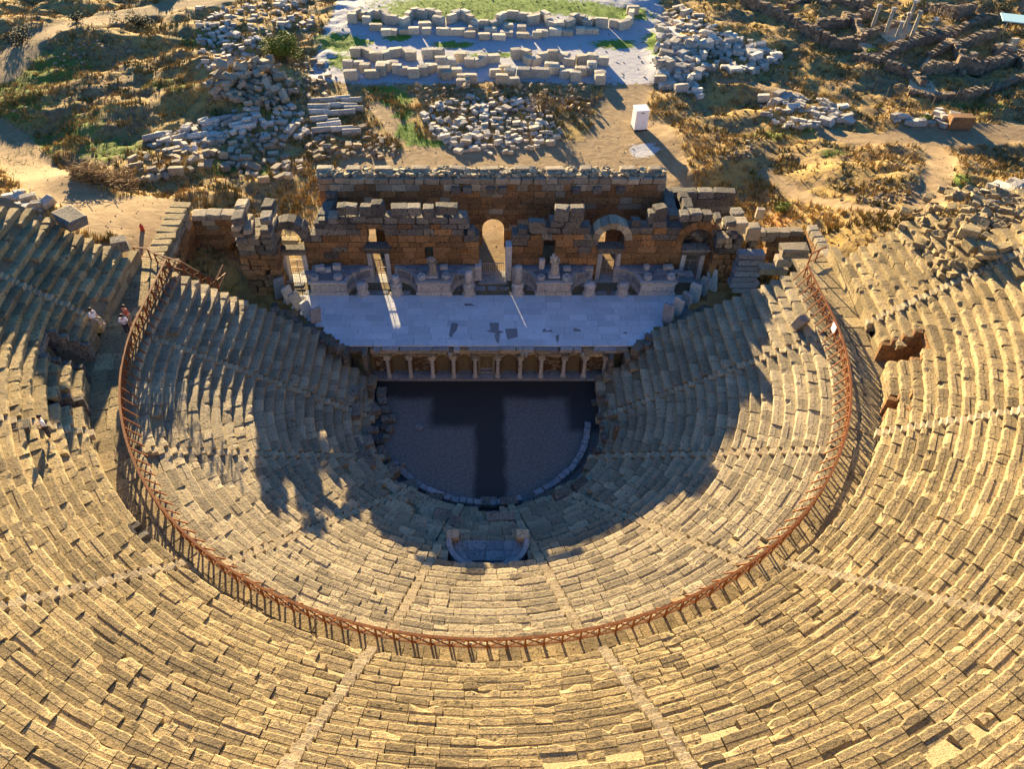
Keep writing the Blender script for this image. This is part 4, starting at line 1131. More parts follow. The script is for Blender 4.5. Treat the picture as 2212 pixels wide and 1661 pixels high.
# --- rear wall
YR, RT = 19.5, 1.75
RX0, RX1 = aty(682, 375, YR)[0], aty(1442, 385, YR)[0]
xc = aty(1065, 520, YR)[0]
rw = empty('rear_wall', (0, YR, ZG), 'long rear wall of the scene building, big grey-brown blocks with an arched gateway', 'wall')
holes = [arch_hole(xc, 1.0, 3, 5.35)] + [rect_hole(aty(u, 560, YR)[0] - .55 + o, aty(u, 560, YR)[0] + .55 + o, 3, zt) for u, o, zt in ((815, -.4, 5.9), (1309, -.9, 5.6), (1489, -.2, 5.6))]
masonry(rw, RX0, RX1, YR, .75, ZG - .3, lambda s: 10.5 + .12 * sin(s * 1.7), holes, hrange=(.48, .72), lrange=(.8, 1.5), rng=random.Random(6), topmat='brown', mat='wall')
masonry(rw, RX0 - .2, RX1 + .2, YR + 1.0, .75, ZG - .3, lambda s: 10.45 + .15 * sin(s * 2.1 + 1), holes, hrange=(.6, .85), lrange=(1.0, 1.8), rng=random.Random(8), topmat='brown', mat='brown', name='rear_stone', maxn=120)
V = []; mb = MB(); n = 60
for i in range(n + 1):
    x = RX0 + (RX1 - RX0) * i / n
    for yy in (YR + .5, YR + .9, YR + 1.3): V.append((x, yy, 10.45 + RNG.uniform(-.04, .04)))
mb.add(V, [(3 * i + k, 3 * i + 3 + k, 3 * i + 4 + k, 3 * i + 1 + k) for i in range(n) for k in range(2)]); mb.build('fill_bed', 'stair', rw)
mb = MB()
for k in range(520):
    sz = RNG.uniform(.15, .42); block_into(mb, (RNG.uniform(RX0, RX1), YR + RNG.uniform(.35, 1.75), 10.48 + RNG.uniform(-.05, .14)), (sz * 1.4, sz, sz * .6), (RNG.gauss(0, .2), RNG.gauss(0, .2), RNG.uniform(0, 3)), 'fall')
mb.build('rubble_fill', 'stair', rw)['kind'] = 'stuff'
voussoirs(rw, xc, YR - .03, 1.0, 5.35, .8, .55, 9, 'wall', .01)
# stub brackets: proud blocks on the rear wall
for u in (985, 1010, 1060, 1085, 1245, 1290, 1340): 
    x, _, z = aty(u, 408, YR); put('proud_block', bmesh_of('old', 'crust'), (x, YR - .1, z), rw, (0, 0, 0), (.8, .5, .65))
rx = empty('rear_wall', (RX1 + 3, YR, ZG), 'lower stretch of rear wall with thick dark coping, ending at the orange earth cut', 'wall')
masonry(rx, RX1 + .1, RX1 + 6.6, YR + .3, 1.0, ZG, lambda s: 8.7, (), hrange=(.6, .8), lrange=(1.2, 2.0), rng=random.Random(10), mat='crust', topmat='crust')
cw = empty('cross_wall', (RX1, 17.4, ZG), 'short cross wall joining front and rear walls near the end podium', 'wall')
masonry(cw, YW + WT, YR, RX1 - .3, .9, ZG, lambda s: 9.7, (), axis='y', hrange=(.6, .85), lrange=(1.0, 1.6), rng=random.Random(11), mat='wall', topmat='crust')
cw2 = empty('cross_wall', (RX0, 17.4, ZG), 'short cross wall joining front and rear walls beside the ruined tower', 'wall')
masonry(cw2, YW + WT, YR, RX0 + .6, 1.0, ZG, lambda s: 9.2 + .5 * sin(s * 2), (), axis='y', hrange=(.5, .8), lrange=(.9, 1.5), rng=random.Random(12), mat='crust', topmat='crust')
cw3 = empty('cross_wall', (aty(1420, 430, 17)[0] + 1.4, 17.4, ZG), 'second parallel cross wall of big coping blocks near the end podium', 'wall')
masonry(cw3, YW + WT, YR, RX1 + 1.2, .8, ZG, lambda s: 9.5, (), axis='y', hrange=(.6, .9), lrange=(1.0, 1.7), rng=random.Random(13), mat='crust', topmat='crust')

# --- ruined tower with overhanging blocks (dirt-track side), and its counterpart
def tower(label, x0, x1, y0, y1, tops, seed, mats, side):
    rng = random.Random(seed); t = empty('ruined_tower', ((x0 + x1) / 2, (y0 + y1) / 2, ZG), label, 'tower')
    z = ZG - .4
    while z < tops:
        h = rng.uniform(.42, .7); f = ss(ZG + 2, tops, z)
        ov = .0 + .55 * max(0, f - .35); cut = .5 * f
        n = rng.choice((2, 3, 3, 4)); x = x0 + cut * .4 * rng.random()
        top = z + h > tops - 1.0
        for k in range(n):
            L = (x1 - x0) / n
            if top and rng.random() < .35: x += L; continue
            d = (y1 - y0) * rng.uniform(.85, 1.05)
            for hy in range(2):
                if top and rng.random() < .3: continue
                put('tower_block', bmesh_of('old' if f < .5 else 'fall', rng.choice(mats) if f > .25 else 'wall'), (x + L / 2 + rng.gauss(0, .07), y0 + (y1 - y0) * (.25 + .5 * hy) - ov * rng.uniform(.4, 1) * (1 - hy) + rng.gauss(0, .05), z + h / 2), t, (rng.gauss(0, .03), rng.gauss(0, .04), rng.gauss(0, .08)), (L * rng.uniform(.9, 1.05), d * .5, h - .01))
            x += L
        z += h
    return t
tower('ragged dark tower of overhanging blocks between stage and arched room', aty(508, 500, 13)[0], aty(590, 500, 13)[0], 12.2, 15.4, 10.6, 31, ('crust', 'crust', 'brown'), -1)
tower('ragged stub of pale and dark blocks at the end of the scene wall', aty(1548, 500, 13.6)[0], aty(1600, 500, 13.6)[0], 12.9, 15.4, 9.8, 32, ('crust', 'brown'), 1)
bp = empty('stacked_beams', (aty(1615, 560, 12)[0], 12, ZG), 'stack of long grey stone beams beside the seats at the wall end', 'stone stack')
xs = aty(1618, 560, 12.2)[0]
for k in range(7): put('beam', bmesh_of('old', 'bluestone'), (xs + RNG.gauss(0, .08), 12.0 + .05 * k, 4.2 + .55 * k), bp, (RNG.gauss(0, .015), RNG.gauss(0, .03), RNG.gauss(0, .05)), (2.3 + RNG.uniform(-.2, .3), 1.0, .5))
for (u, v, z, L, d, h, lab) in [(1668, 580, 7.5, 2.4, 1.0, .6, 'long pale beam lying above the seats beside the stack of beams'), (1715, 540, 9.5, 2.2, 1.2, .8, 'large pale block at the walkway end beside the gate rails'), (1690, 562, 8.8, 1.2, 1.0, .8, 'squat pale block wedged below the large block by the gate rails'), (1715, 556, 8.9, 2.2, 1.1, .7, 'weathered lower block under the large block by the gate rails'), (1642, 460, 9.0, .7, .5, 1.0, 'small white upright block on the wall end'), (1590, 490, 9.2, 1.5, 1.1, .7, 'bluish block perched on the ragged stub'), (1625, 500, 8.6, 1.2, 1.1, 1.3, 'tall brown block beside the ragged stub')]:
    x, y, _z = atz(u, v, z); o = put('fallen_beam', bmesh_of('old', 'brown'), (x, y, z), None, (0, 0, RNG.gauss(0, .08)), (L, d, h)); tag(o, lab, 'stone block')
# carved slabs at the ends of the stage (parapet ends)
for s, (u0, v0, u1, v1) in enumerate([(560, 590, 600, 640), (1530, 580, 1535, 660)]):
    t = empty('leaning_slabs', atz(u1, v1, ZS), 'tall carved slabs standing along the stage end ' + ('by the ruined tower' if s == 0 else 'by the stacked beams'), 'carved slab')
    sx = -1 if s == 0 else 1
    for k in range(6):
        x = sx * (18.6 + .12 * k) + (0 if s else .5); y = 7.6 + k * .95 if s else 7.4 + k * .95
        xx = (SX0 - .25 if s == 0 else SX1 + .25) - sx * (11.9 - y) * (.98); 
        put('carved_slab', bmesh_of('old', 'marble' if k % 2 else 'bluestone'), (xx + sx * .35, y + .6, ZS + .75), t, (RNG.gauss(0, .08), RNG.gauss(0, .1), RNG.gauss(0, .12) + (pi / 4 if s == 0 else -pi / 4)), (.95, .24, RNG.uniform(1.3, 2.1)))
# --- arched room on the dirt-track side
ar = empty('arched_room', (-24, 15, ZG), 'roofless side room with round arches and warm orange walls', 'ruin')
bx0, bx1 = aty(412, 470, 16.5)[0], aty(505, 470, 16.5)[0]
masonry(ar, bx0, bx1, 16.5, 1.2, ZG - .4, lambda s: 8.6, [arch_hole(bx0 + 3.55, .95, 3, 5.0)], rng=random.Random(41), topmat='brown')
voussoirs(ar, bx0 + 3.55, 16.42, .95, 5.0, .8, .5, 9, 'wall', .02)
mb = MB(); mb.box(bx0 + 2.4, bx0 + 4.8, 17.9, 18.0, ZG - .4, 6.6); mb.build('dark_back', 'dark', ar)  # dark sheet behind the arch, its shade is in the colour
masonry(ar, 9.5, 17.2, bx0 - .1, 1.5, ZG - .4, lambda s: 8.9 - .0 * s, [arch_hole(13.6, .9, 3, 4.9)], axis='y', rng=random.Random(42), topmat='brown', mat='wall', out=1)
x0 = bx0 - 1.6
for k in range(9): put('wall_cap', bmesh_of('old', 'seat'), (bx0 - .85 + RNG.gauss(0, .08), 9.6 + k * .95, 9.05), ar, (RNG.gauss(0, .02), RNG.gauss(0, .02), RNG.gauss(0, .05)), (1.7, .92, .45))
# sunken room on the other side
sr = empty('sunken_room', (24, 14, ZG), 'sunken ruin with dry grass and earth-coloured walls behind the gate rails', 'ruin')
rx0, rx1 = aty(1640, 480, 15)[0], aty(1745, 500, 15)[0]
masonry(sr, rx0, rx1, 15.5, .9, ZG, lambda s: 7.6 + .4 * sin(s * 3), [arch_hole(rx0 + 1.0, .6, 3, 5.6)], rng=random.Random(43), topmat='brown', mat='wall')
masonry(sr, 10.5, 15.5, rx1, .9, ZG, lambda s: 8.6, (), axis='y', rng=random.Random(44), topmat='brown', mat='wall')
# ------------------------------------------------------------------ fallen blocks beyond the scene building
def inpoly(x, y, P):
    c = False; j = len(P) - 1
    for i in range(len(P)):
        if (P[i][1] > y) != (P[j][1] > y) and x < (P[j][0] - P[i][0]) * (y - P[i][1]) / (P[j][1] - P[i][1]) + P[i][0]: c = not c
        j = i
    return c
PILES = [  # polygon (photo px), count, size, material, label, spacing px, layers
    ([(425, 15), (560, 5), (665, 0), (682, 50), (655, 70), (560, 80), (600, 120), (560, 135), (500, 105), (430, 110)], 125, (.7, 1.5), 'white', 'pale marble block in the spread by the round green bush', 9, 1),
    ([(430, 110), (500, 108), (560, 135), (540, 150), (430, 150)], 30, (.6, 1.2), 'white', 'pale marble block in the spread by the round green bush', 9, 1),
    ([(470, 150), (530, 125), (570, 140), (620, 160), (640, 205), (610, 240), (540, 235), (480, 220), (440, 195)], 120, (.9, 1.8), 'brown', 'brown block in the tall heap below the round green bush', 8, 2),
    ([(640, 130), (700, 130), (720, 200), (690, 230), (640, 210)], 40, (.5, 1.1), 'brown', 'brown stone strewn between the tall heap and the gravel yard', 10, 1),
    ([(320, 300), (420, 270), (480, 255), (500, 300), (420, 330), (330, 325)], 48, (.8, 1.6), 'white', 'pale block in the band above the brushwood heap', 11, 1),
    ([(270, 345), (330, 320), (420, 330), (520, 300), (600, 320), (660, 350), (640, 385), (560, 395), (500, 370), (420, 365), (330, 395), (280, 390)], 75, (.8, 1.6), 'brown', 'grey-brown block in the band behind the ruined tower', 12, 1),
    ([(500, 240), (640, 230), (680, 290), (600, 320), (500, 300)], 55, (.7, 1.4), 'white', 'pale block between the tall heap and the stacked drums', 12, 1),
    ([(640, 290), (760, 280), (800, 265), (868, 330), (850, 345), (680, 345)], 85, (.4, 1.1), 'rubble', 'small rubble stone in the triangular heap by the rear wall', 8, 1),
    ([(895, 195), (960, 190), (1130, 185), (1270, 195), (1285, 225), (1250, 250), (1200, 225), (1080, 205), (960, 215), (930, 235), (905, 225)], 110, (.4, .8), 'rubble', 'rough stone in the curved rim of the oval heap', 7, 2),
    ([(930, 235), (960, 215), (1080, 208), (1180, 222), (1200, 260), (1215, 290), (1200, 310), (1100, 335), (990, 330), (935, 290), (915, 250)], 210, (.6, 1.25), 'white', 'pale stone in the oval heap before the rear wall', 8, 1),
    ([(1425, 30), (1480, 15), (1560, 70), (1640, 95), (1690, 130), (1640, 165), (1560, 150), (1500, 170), (1520, 215), (1430, 190), (1415, 130)], 210, (.9, 2.0), 'white', 'long white block in the spread beside the wire fence', 8, 1),
    ([(1630, 230), (1660, 208), (1730, 210), (1800, 225), (1855, 245), (1840, 262), (1740, 280), (1700, 280), (1640, 255)], 75, (.8, 1.8), 'white', 'white block in the small spread above the earth mound', 8, 1),
    ([(1915, 255), (1980, 250), (2030, 235), (2065, 245), (2080, 275), (1990, 278), (1930, 268)], 20, (1.0, 1.9), 'white', 'white block lying by the brick crate', 12, 1),
    ([(2120, 420), (2150, 400), (2212, 395), (2225, 440), (2160, 455)], 22, (1.0, 1.8), 'white', 'pale block in the cluster by the leaning wire post', 14, 1),
    ([(0, 425), (50, 415), (110, 440), (80, 480), (0, 490)], 30, (.8, 1.6), 'white', 'cream block in the cluster beside the dirt track', 14, 1),
    ([(1820, 395), (1990, 395), (2000, 440), (1870, 450)], 60, (.25, .6), 'rubble', 'small stone on the round earth mound', 7, 1),
    ([(1520, 290), (1620, 300), (1640, 340), (1560, 350)], 40, (.25, .6), 'rubble', 'small stone on the dug earth bank', 7, 1),
    ([(100, 130), (180, 90), (270, 80), (290, 110), (200, 130), (130, 160)], 45, (.3, .7), 'rubble', 'small stone in the weedy heap under the far track', 9, 1),
]
PR = random.Random(77)
ALLB = []
for pi_, (P, n, (s0, s1), mat, lab, sp, layers) in enumerate(PILES):
    xs = [p[0] for p in P]; ys = [p[1] for p in P]; got = []; tries = 0
    while len(got) < n and tries < n * 60:
        tries += 1
        u = PR.uniform(min(xs), max(xs)); v = PR.uniform(min(ys), max(ys))
        if not inpoly(u, v, P): continue
        k = sp * (1.0 if tries < n * 30 else .75)
        if any(abs(u - a) < k and abs(v - b) < k * .62 for a, b in got): continue
        got.append((u, v))
        L = .72 * (PR.uniform(s0, s1) if PR.random() < .8 else PR.uniform(s1, s1 * 1.35)); d = L * PR.uniform(.42, .75); h = L * PR.uniform(.32, .62)
        x, y, z = G(u, v)
        lift = 0
        if layers == 2 and PR.random() < .45: lift = PR.uniform(.3, .8)
        yaw = PR.gauss(0, .5) if mat == 'white' and PR.random() < .6 else PR.uniform(0, pi)
        ALLB.append(dict(c=(x, y, z + h * .38 + lift), dim=(L, d, h), rot=(PR.gauss(0, .13 if layers == 1 else .4), PR.gauss(0, .13 if layers == 1 else .4), yaw), mat=mat, lab=lab, area=L * d / ((y + CAM_D) ** 2 + CAM_H ** 2)))
ALLB.sort(key=lambda b: -b['area'])
ST = {}
for k, b in enumerate(ALLB):
    if k < 300:
        o = put('fallen_block', bmesh_of('fall', b['mat']), b['c'], None, b['rot'], b['dim']); tag(o, b['lab'], 'stone block', b['lab'])
    else: block_into(ST.setdefault(b['mat'], MB()), b['c'], b['dim'], b['rot'], 'fall')
for m, mb in ST.items():
    tag(mb.build('scattered_rubble', m), {'white': 'smaller pale blocks strewn through all the heaps', 'brown': 'smaller brown blocks strewn through the heaps', 'rubble': 'small rubble strewn over the ruin field'}[m], 'rubble', kind='stuff')

# two rows of carved blocks set out on the gravel yard (zoom px of the photo / 2.89)
Z2 = lambda p: (1300 / 1.83 + p[0] / 2.89, p[1] / 2.89)
ROW1 = [(150, 140), (172, 105), (205, 110), (240, 145), (265, 115), (310, 110), (350, 118), (362, 140), (400, 150), (440, 152), (478, 160), (500, 125), (540, 105), (590, 112), (640, 115), (682, 125), (685, 155), (768, 140), (800, 118), (850, 120), (882, 150), (920, 172), (970, 176), (1030, 170), (1062, 145), (1090, 120), (1150, 118), (1210, 128), (1250, 130), (1275, 150), (1310, 122), (1350, 128), (1368, 160), (1400, 182), (1450, 182), (1500, 180), (1525, 148), (1570, 148), (1612, 165), (1650, 155), (1700, 170), (1780, 165), (1838, 178), (1870, 150), (1885, 115), (1895, 85)]
ROW1F = [(295, 185), (360, 215), (395, 212), (472, 207), (532, 206), (612, 206), (600, 172), (715, 212), (740, 212), (812, 215), (880, 228), (905, 200), (970, 240), (1010, 206), (1062, 242), (1110, 222), (1120, 185), (1210, 232), (1205, 188), (1300, 235), (1330, 222), (1415, 215), (1490, 215), (1570, 205), (1640, 205)]
ROW2 = [(170, 350), (225, 345), (265, 365), (300, 382), (360, 362), (420, 350), (480, 355), (515, 372), (620, 362), (690, 365), (822, 375), (1020, 385), (1170, 362), (1230, 370), (1245, 395), (1290, 400), (1345, 378), (1400, 375), (1470, 382), (1500, 405), (1580, 395), (1640, 392), (1702, 405), (700, 410), (760, 410), (880, 412), (940, 410), (960, 395)]
ROW2F = [(125, 420), (145, 495), (190, 425), (230, 445), (272, 482), (330, 462), (345, 440), (400, 425), (430, 455), (472, 468), (532, 482), (590, 468), (620, 455), (645, 440), (720, 475), (740, 490), (800, 470), (840, 510), (840, 540), (885, 520), (1040, 482), (1100, 452), (1130, 490), (1080, 525), (1150, 528), (1215, 482), (1272, 478), (1330, 482), (1390, 445), (1420, 460), (1482, 482), (1540, 502), (1570, 470), (1600, 462), (1640, 442), (1690, 490), (1690, 520)]
def bench_row(pts, lab, hh, seed, chain):
    rng = random.Random(seed); P = [G(*Z2(p)) for p in pts]
    for i, (x, y, z) in enumerate(P):
        a = 0
        if chain and 0 < i < len(P) - 1:
            dx = P[i + 1][0] - P[i - 1][0]; dy = P[i + 1][1] - P[i - 1][1]; a = atan2(dy, dx) if hypot(dx, dy) < 8 else 0
            if abs(a) > pi / 2: a -= math.copysign(pi, a)
        L = rng.uniform(1.3, 2.0); h = hh * rng.uniform(.85, 1.2); d = rng.uniform(.8, 1.1)
        o = put('carved_block', bmesh_of('old', 'cream'), (x, y, z + h / 2 - .03), None, (rng.gauss(0, .02), rng.gauss(0, .02), a + rng.gauss(0, .06)), (L, d, h)); tag(o, lab, 'stone block', lab)
bench_row(ROW1, 'cream carved block in the zigzag row bordering the lawn', 1.25, 1, True)
bench_row(ROW1F, 'cream carved block laid in front of the zigzag row bordering the lawn', .8, 2, False)
bench_row(ROW2, 'cream carved block in the row between lawn row and oval heap', 1.2, 3, True)
bench_row(ROW2F, 'rough cream block in the front line facing the oval heap', 1.15, 4, False)
# column drums in rows
DR = [(700, 222), (735, 218), (760, 222), (690, 236), (722, 233), (752, 234), (690, 247), (715, 250), (748, 248), (765, 240), (690, 262), (720, 268), (700, 286), (740, 284), (760, 290), (712, 275), (480, 262), (500, 268), (512, 275), (530, 280), (455, 270), (520, 258), (395, 300), (430, 298), (335, 300)]
for i, (u, v) in enumerate(DR):
    x, y, z = G(u, v); r = .38; L = RNG.uniform(1.5, 2.9)
    mb = MB(); mb.lathe((0, 0, -L / 2), [(r * .9, 0), (r, .04), (r, L - .04), (r * .9, L)], 12); 
    me = mesh('drum', mb.V, mb.F, 'white', True); 
    o = put('column_drum', me, (x, y, z + r * .85), None, (0, pi / 2, .12 + RNG.gauss(0, .12) + (.5 if u < 560 else 0))); tag(o, 'fallen column shaft in the neat rows by the tall heap' if u > 600 else 'fallen column shaft lying in the grass above the brushwood', 'column', 'fallen column shafts')
# big single stones on the top of the cavea ends
for (u, v, z, L, d, h, lab) in [(150, 468, 15.0, 2.6, 1.6, .8, 'big flat boulder crowning the seats beside the dirt track'), (2095, 498, 17.0, 1.2, .9, .7, 'squared pale block on the rubble slope above the seats'), (2130, 535, 16.8, .9, 1.2, .6, 'long block among three on the rubble slope above the seats'), (2098, 528, 16.6, .7, 1.0, .6, 'small block among three on the rubble slope above the seats'), (2175, 530, 17.0, 1.4, .8, .4, 'flat block on the rubble slope beside the wire post'), (2150, 548, 16.7, 2.2, .45, .3, 'bright long block on the rubble slope'),
                            (18, 925, 13.7, 2.2, .8, .4, 'overhanging brown slab jutting from the seats beside the standing man'), (258, 525, 12.0, 1.2, 1.0, 1.0, 'dark block closing the seats at the gate rails')]:
    x, y, _z = atz(u, v, z); o = put('large_block', bmesh_of('fall', 'crust' if u < 300 else 'seat'), (x, y, z - .1), None, (RNG.gauss(0, .05), RNG.gauss(0, .05), RNG.gauss(0, .3)), (L, d, h)); tag(o, lab, 'stone block')
# rubble slope at the broken end of the upper tier
mb = MB(); rng = random.Random(5)
for k in range(520):
    u = rng.uniform(89, 108); r = rng.uniform(30, 44); j = (r - UR0(u)) / UP
    z = UZ0 + (min(j, 12)) * UQ - max(0, j - 12) * .05 - .25
    x, y, _ = HP(r, u, 0); s = rng.uniform(.2, .7)
    block_into(mb, (x, y, z), (s * 1.3, s, s * .6), (rng.gauss(0, .2), rng.gauss(0, .2), rng.uniform(0, 3)))
tag(mb.build('slope_rubble', 'seat'), 'broken stone rubble on the slope at the ruined end of the upper seats', 'rubble', kind='stuff')
mb = MB(); V = []
nu, nr_ = 16, 16
for s in (-1, 1):
    V = []
    for i in range(nu + 1):
        u = 90 + 22 * i / nu
        for j in range(nr_ + 1):
            r = 30 + (6 if s > 0 else 14) * j / nr_; jj = (r - UR0(u)) / UP
            z = UZ0 + min(jj, 13) * UQ - 1.1 + RNG.uniform(-.2, .2) - 7 * ss(97 if s > 0 else 102, 106 if s > 0 else 112, u) - (.6 if s < 0 else 0)
            V.append(HP(r, s * u, z))
    mb.add(V, [(i * (nr_ + 1) + j, (i + 1) * (nr_ + 1) + j, (i + 1) * (nr_ + 1) + j + 1, i * (nr_ + 1) + j + 1) for i in range(nu) for j in range(nr_)])
o = mb.build('bank', 'core'); tag(o, 'earth and rubble bank behind the ruined seat ends', 'bank', kind='structure')

# brick crate, sign-like crate block
x, y, z = G(2068, 275)
o = put('brick_crate', bmesh_of('wall', 'wall'), (x, y, z + .75), None, (0, 0, -.05), (2.6, 1.2, 1.5)); tag(o, 'boxy reddish masonry block beside the white blocks at the path', 'masonry block')

# ------------------------------------------------------------------ white cabin
x, y, z = G(1383, 283); cb = empty('cabin', (x, y, z), 'small white portable cabin standing on the bare earth', 'cabin')
yaw = .12
def cbx(name, lx, ly, lz, dx, dy, dz, mat, parent=cb, k='flat'):
    c, s = cos(yaw), sin(yaw)
    return put(name, bmesh_of(k, mat), (x + dx * c - dy * s, y + dx * s + dy * c, z + dz), parent, (0, 0, yaw), (lx, ly, lz))
cbx('skid_base', 1.6, 1.7, .18, 0, .75, .1, 'dark'); bd = cbx('body', 1.5, 1.55, 2.2, 0, .75, 1.28, 'booth'); cbx('roof', 1.58, 1.64, .12, 0, .75, 2.43, 'booth')
cbx('door', .8, .05, 1.85, -.05, -.04, 1.15, 'booth'); cbx('door_handle', .04, .06, .18, .25, -.08, 1.15, 'grille'); cbx('vent', .4, .04, .15, 0, -.04, 2.2, 'grille')

# ------------------------------------------------------------------ excavated house ruins
def rubble_wall(pts, h, wd, lab, mat='ruin', zoff=0):
    P = [G(*p) for p in pts]; mb = MB(); rng = random.Random(int(pts[0][0] * 7 + pts[0][1]))
    for a, b in zip(P[:-1], P[1:]):
        L = hypot(b[0] - a[0], b[1] - a[1]); n = max(1, int(L / .42)); ang = atan2(b[1] - a[1], b[0] - a[0])
        for i in range(n):
            t = (i + .5) / n; hh = 1.35 * h * (.55 + .75 * vn(t * L * .5 + a[0], a[1] * .5, 4)) * rng.uniform(.85, 1.1); nz = max(1, int(round(hh / .34)))
            for k in range(nz):
                for w2 in (-.25, .25):
                    c = (a[0] + (b[0] - a[0]) * t - sin(ang) * wd * w2, a[1] + (b[1] - a[1]) * t + cos(ang) * wd * w2, a[2] + (b[2] - a[2]) * t + zoff + (k + .5) * hh / nz - .1)
                    block_into(mb, c, (L / n * 1.02, wd * .54, hh / nz * 1.02), (rng.gauss(0, .05), rng.gauss(0, .05), ang + rng.gauss(0, .06)), 'old')
    o = mb.build('ruined_wall', mat); tag(o, lab, 'wall', 'low walls of the excavated houses')
RW = [([(1600, 5), (1690, 45), (1770, 95), (1850, 110)], 1.3, 'long boundary wall of the excavated houses beside the wire fence'), ([(1760, 60), (1830, 55), (1880, 35)], 1.2, 'rubble wall running from boundary wall to the standing columns'), ([(1845, 90), (1900, 70), (1960, 45)], .9, 'rubble wall along the front of the standing columns'),
      ([(1795, 0), (1850, 20), (1880, 10)], 1.0, 'short rubble wall behind the standing columns'), ([(1960, 100), (2050, 85), (2120, 50), (2160, 40)], 1.1, 'rubble wall beyond the columns towards the teal roof'), ([(2000, 130), (2080, 105), (2150, 75)], 1.2, 'second parallel rubble wall near the teal roof'), ([(1930, 115), (1990, 90), (2050, 70)], 1.1, 'rubble wall beside the shortest columns'),
      ([(1990, 165), (2060, 150), (2120, 160), (2212, 130)], 1.4, 'thick wall around the tall pillar stumps'), ([(2080, 215), (2150, 195), (2212, 175)], .8, 'outer wall of the excavated houses above the dry grass'), ([(1930, 120), (1900, 135), (1840, 128)], .9, 'low broken wall below the standing columns'), ([(1960, 205), (2010, 215), (2080, 205)], .7, 'lowest broken wall by the dry grass strip'),
      ([(2000, 20), (2060, 40), (2100, 25)], 1.2, 'rubble wall behind the columns under the far slope'), ([(1700, 20), (1740, 5), (1790, 15)], 1.0, 'short wall stub at the far corner of the houses'), ([(1910, 150), (1960, 165), (1990, 190)], 1.0, 'crumbling wall beside the plastered court'), ([(2140, 115), (2190, 135), (2212, 150)], 1.2, 'wall below the teal roof'),
      ([(1820, 40), (1850, 65), (1862, 90)], 1.1, 'cross wall between the two front rooms'), ([(2040, 100), (2070, 130), (2075, 165)], 1.1, 'cross wall between the court and pillar room')]
for pts, h, lab in RW: rubble_wall(pts, h, .8, lab)
for (pts, lab) in [([(1850, 100), (1900, 85), (1935, 125), (1895, 135)], 'pale plastered court floor below the columns'), ([(2000, 130), (2060, 150), (2030, 160), (1985, 150)], 'pale floor of the court by the pillar stumps'), ([(1965, 165), (2010, 175), (2030, 210), (1960, 195)], 'greenish floor of the front court'), ([(1880, 60), (1960, 45), (1985, 75), (1920, 95)], 'floor between the standing columns'), ([(2150, 90), (2212, 110), (2212, 130), (2160, 110)], 'pale floor below the teal roof')]:
    P = [G(*p) for p in pts]; zz = max(p[2] for p in P) + .06
    V = [(p[0], p[1], zz - .6) for p in P] + [(p[0], p[1], zz) for p in P]
    o = obj('ruin_floor', V, [(4, 5, 6, 7), (0, 1, 5, 4), (1, 2, 6, 5), (2, 3, 7, 6), (3, 0, 4, 7)], 'stair'); tag(o, lab, 'floor', kind='structure')
for k, (u, v, h) in enumerate([(1883, 62, 3.2), (1912, 72, 3.4), (1960, 52, 3.2), (1968, 80, 3.4), (2008, 78, 2.4), (1935, 85, 2.3), (1950, 70, 2.6)]):
    x, y, z = G(u, v); t = empty('standing_column', (x, y, z), 'slim standing column with a worn capital in the excavated house court', 'column', 'standing columns of the house court')
    mb = MB(); mb.lathe((x, y, z - .1), [(.38, 0), (.38, .2), (.27, .3), (.22, h)], 10); mb.build('shaft', 'brown', t, True); put('capital', bmesh_of('old', 'white'), (x, y, z + h), t, (0, 0, .2 * k), (.6, .6, .4))
for k, (u, v, h) in enumerate([(2090, 145, 2.0), (2110, 160, 1.6), (2150, 130, 2.3), (2165, 125, 1.9), (2205, 25, 2.2), (2180, 110, 1.8)]):
    x, y, z = G(u, v); o = put('pillar_stump', bmesh_of('old', 'brown'), (x, y, z + h / 2), None, (0, .03 * k, .3), (.9, .8, h)); tag(o, 'square pillar stump standing among the house walls', 'pillar', 'pillar stumps of the houses')
x, y, z = G(2195, 85); mb = MB(); mb.box(x - 2.6, x + 6, y - 1.3, y + 2, z + 2.4, z + 2.52); o = mb.build('roof_sheet', 'teal'); 
tr_ = empty('shelter', (x, y, z), 'low shelter with a pale teal roof sheet over the house ruins', 'shelter')
o.parent = tr_; o.location = (o.location.x - x, o.location.y - y, o.location.z - z); o.rotation_euler = (0, 0, -.35)
for dx, dy in ((-2.0, .4), (1.5, -.6)):
    mb = MB(); mb.bar((x + dx, y + dy, z - .2), (x + dx, y + dy, z + 2.42), .12); mb.build('post', 'dark', tr_)
# wire fence posts
FP = [(1716, 62), (1752, 80), (1786, 105), (1855, 165), (1885, 195), (1912, 215), (1940, 235), (1975, 250), (2010, 235), (2060, 220), (2110, 210), (1690, 45), (2132, 205)]
for (u, v) in FP:
    x, y, z = G(u, v); mb = MB(); mb.bar((x, y, z - .1), (x + RNG.gauss(0, .08), y, z + 1.7), .07); tag(mb.build('fence_post', 'dark'), 'thin dark post of the wire fence along the dry grass', 'fence post', 'wire fence posts')
for (u, v, h, lean, lab) in [(2160, 490, 4.2, .9, 'tall thin leaning pole behind the seats'), (2190, 520, 2.2, .5, 'short leaning pole above the seats')]:
    x, y, z = G(u, v); mb = MB(); mb.bar((x, y, z + 1), (x + lean, y, z + h + 2), .08); tag(mb.build('pole', 'dark'), lab, 'pole')
x, y, z = G(308, 497); mb = MB(); mb.lathe((x, y, z - .05), [(.2, 0), (.18, .1), (.17, .5), (.06, .7), (.02, .75)], 10); tag(mb.build('marker_cone', 'redpaint'), 'red and white marker standing beside the dirt track', 'marker')

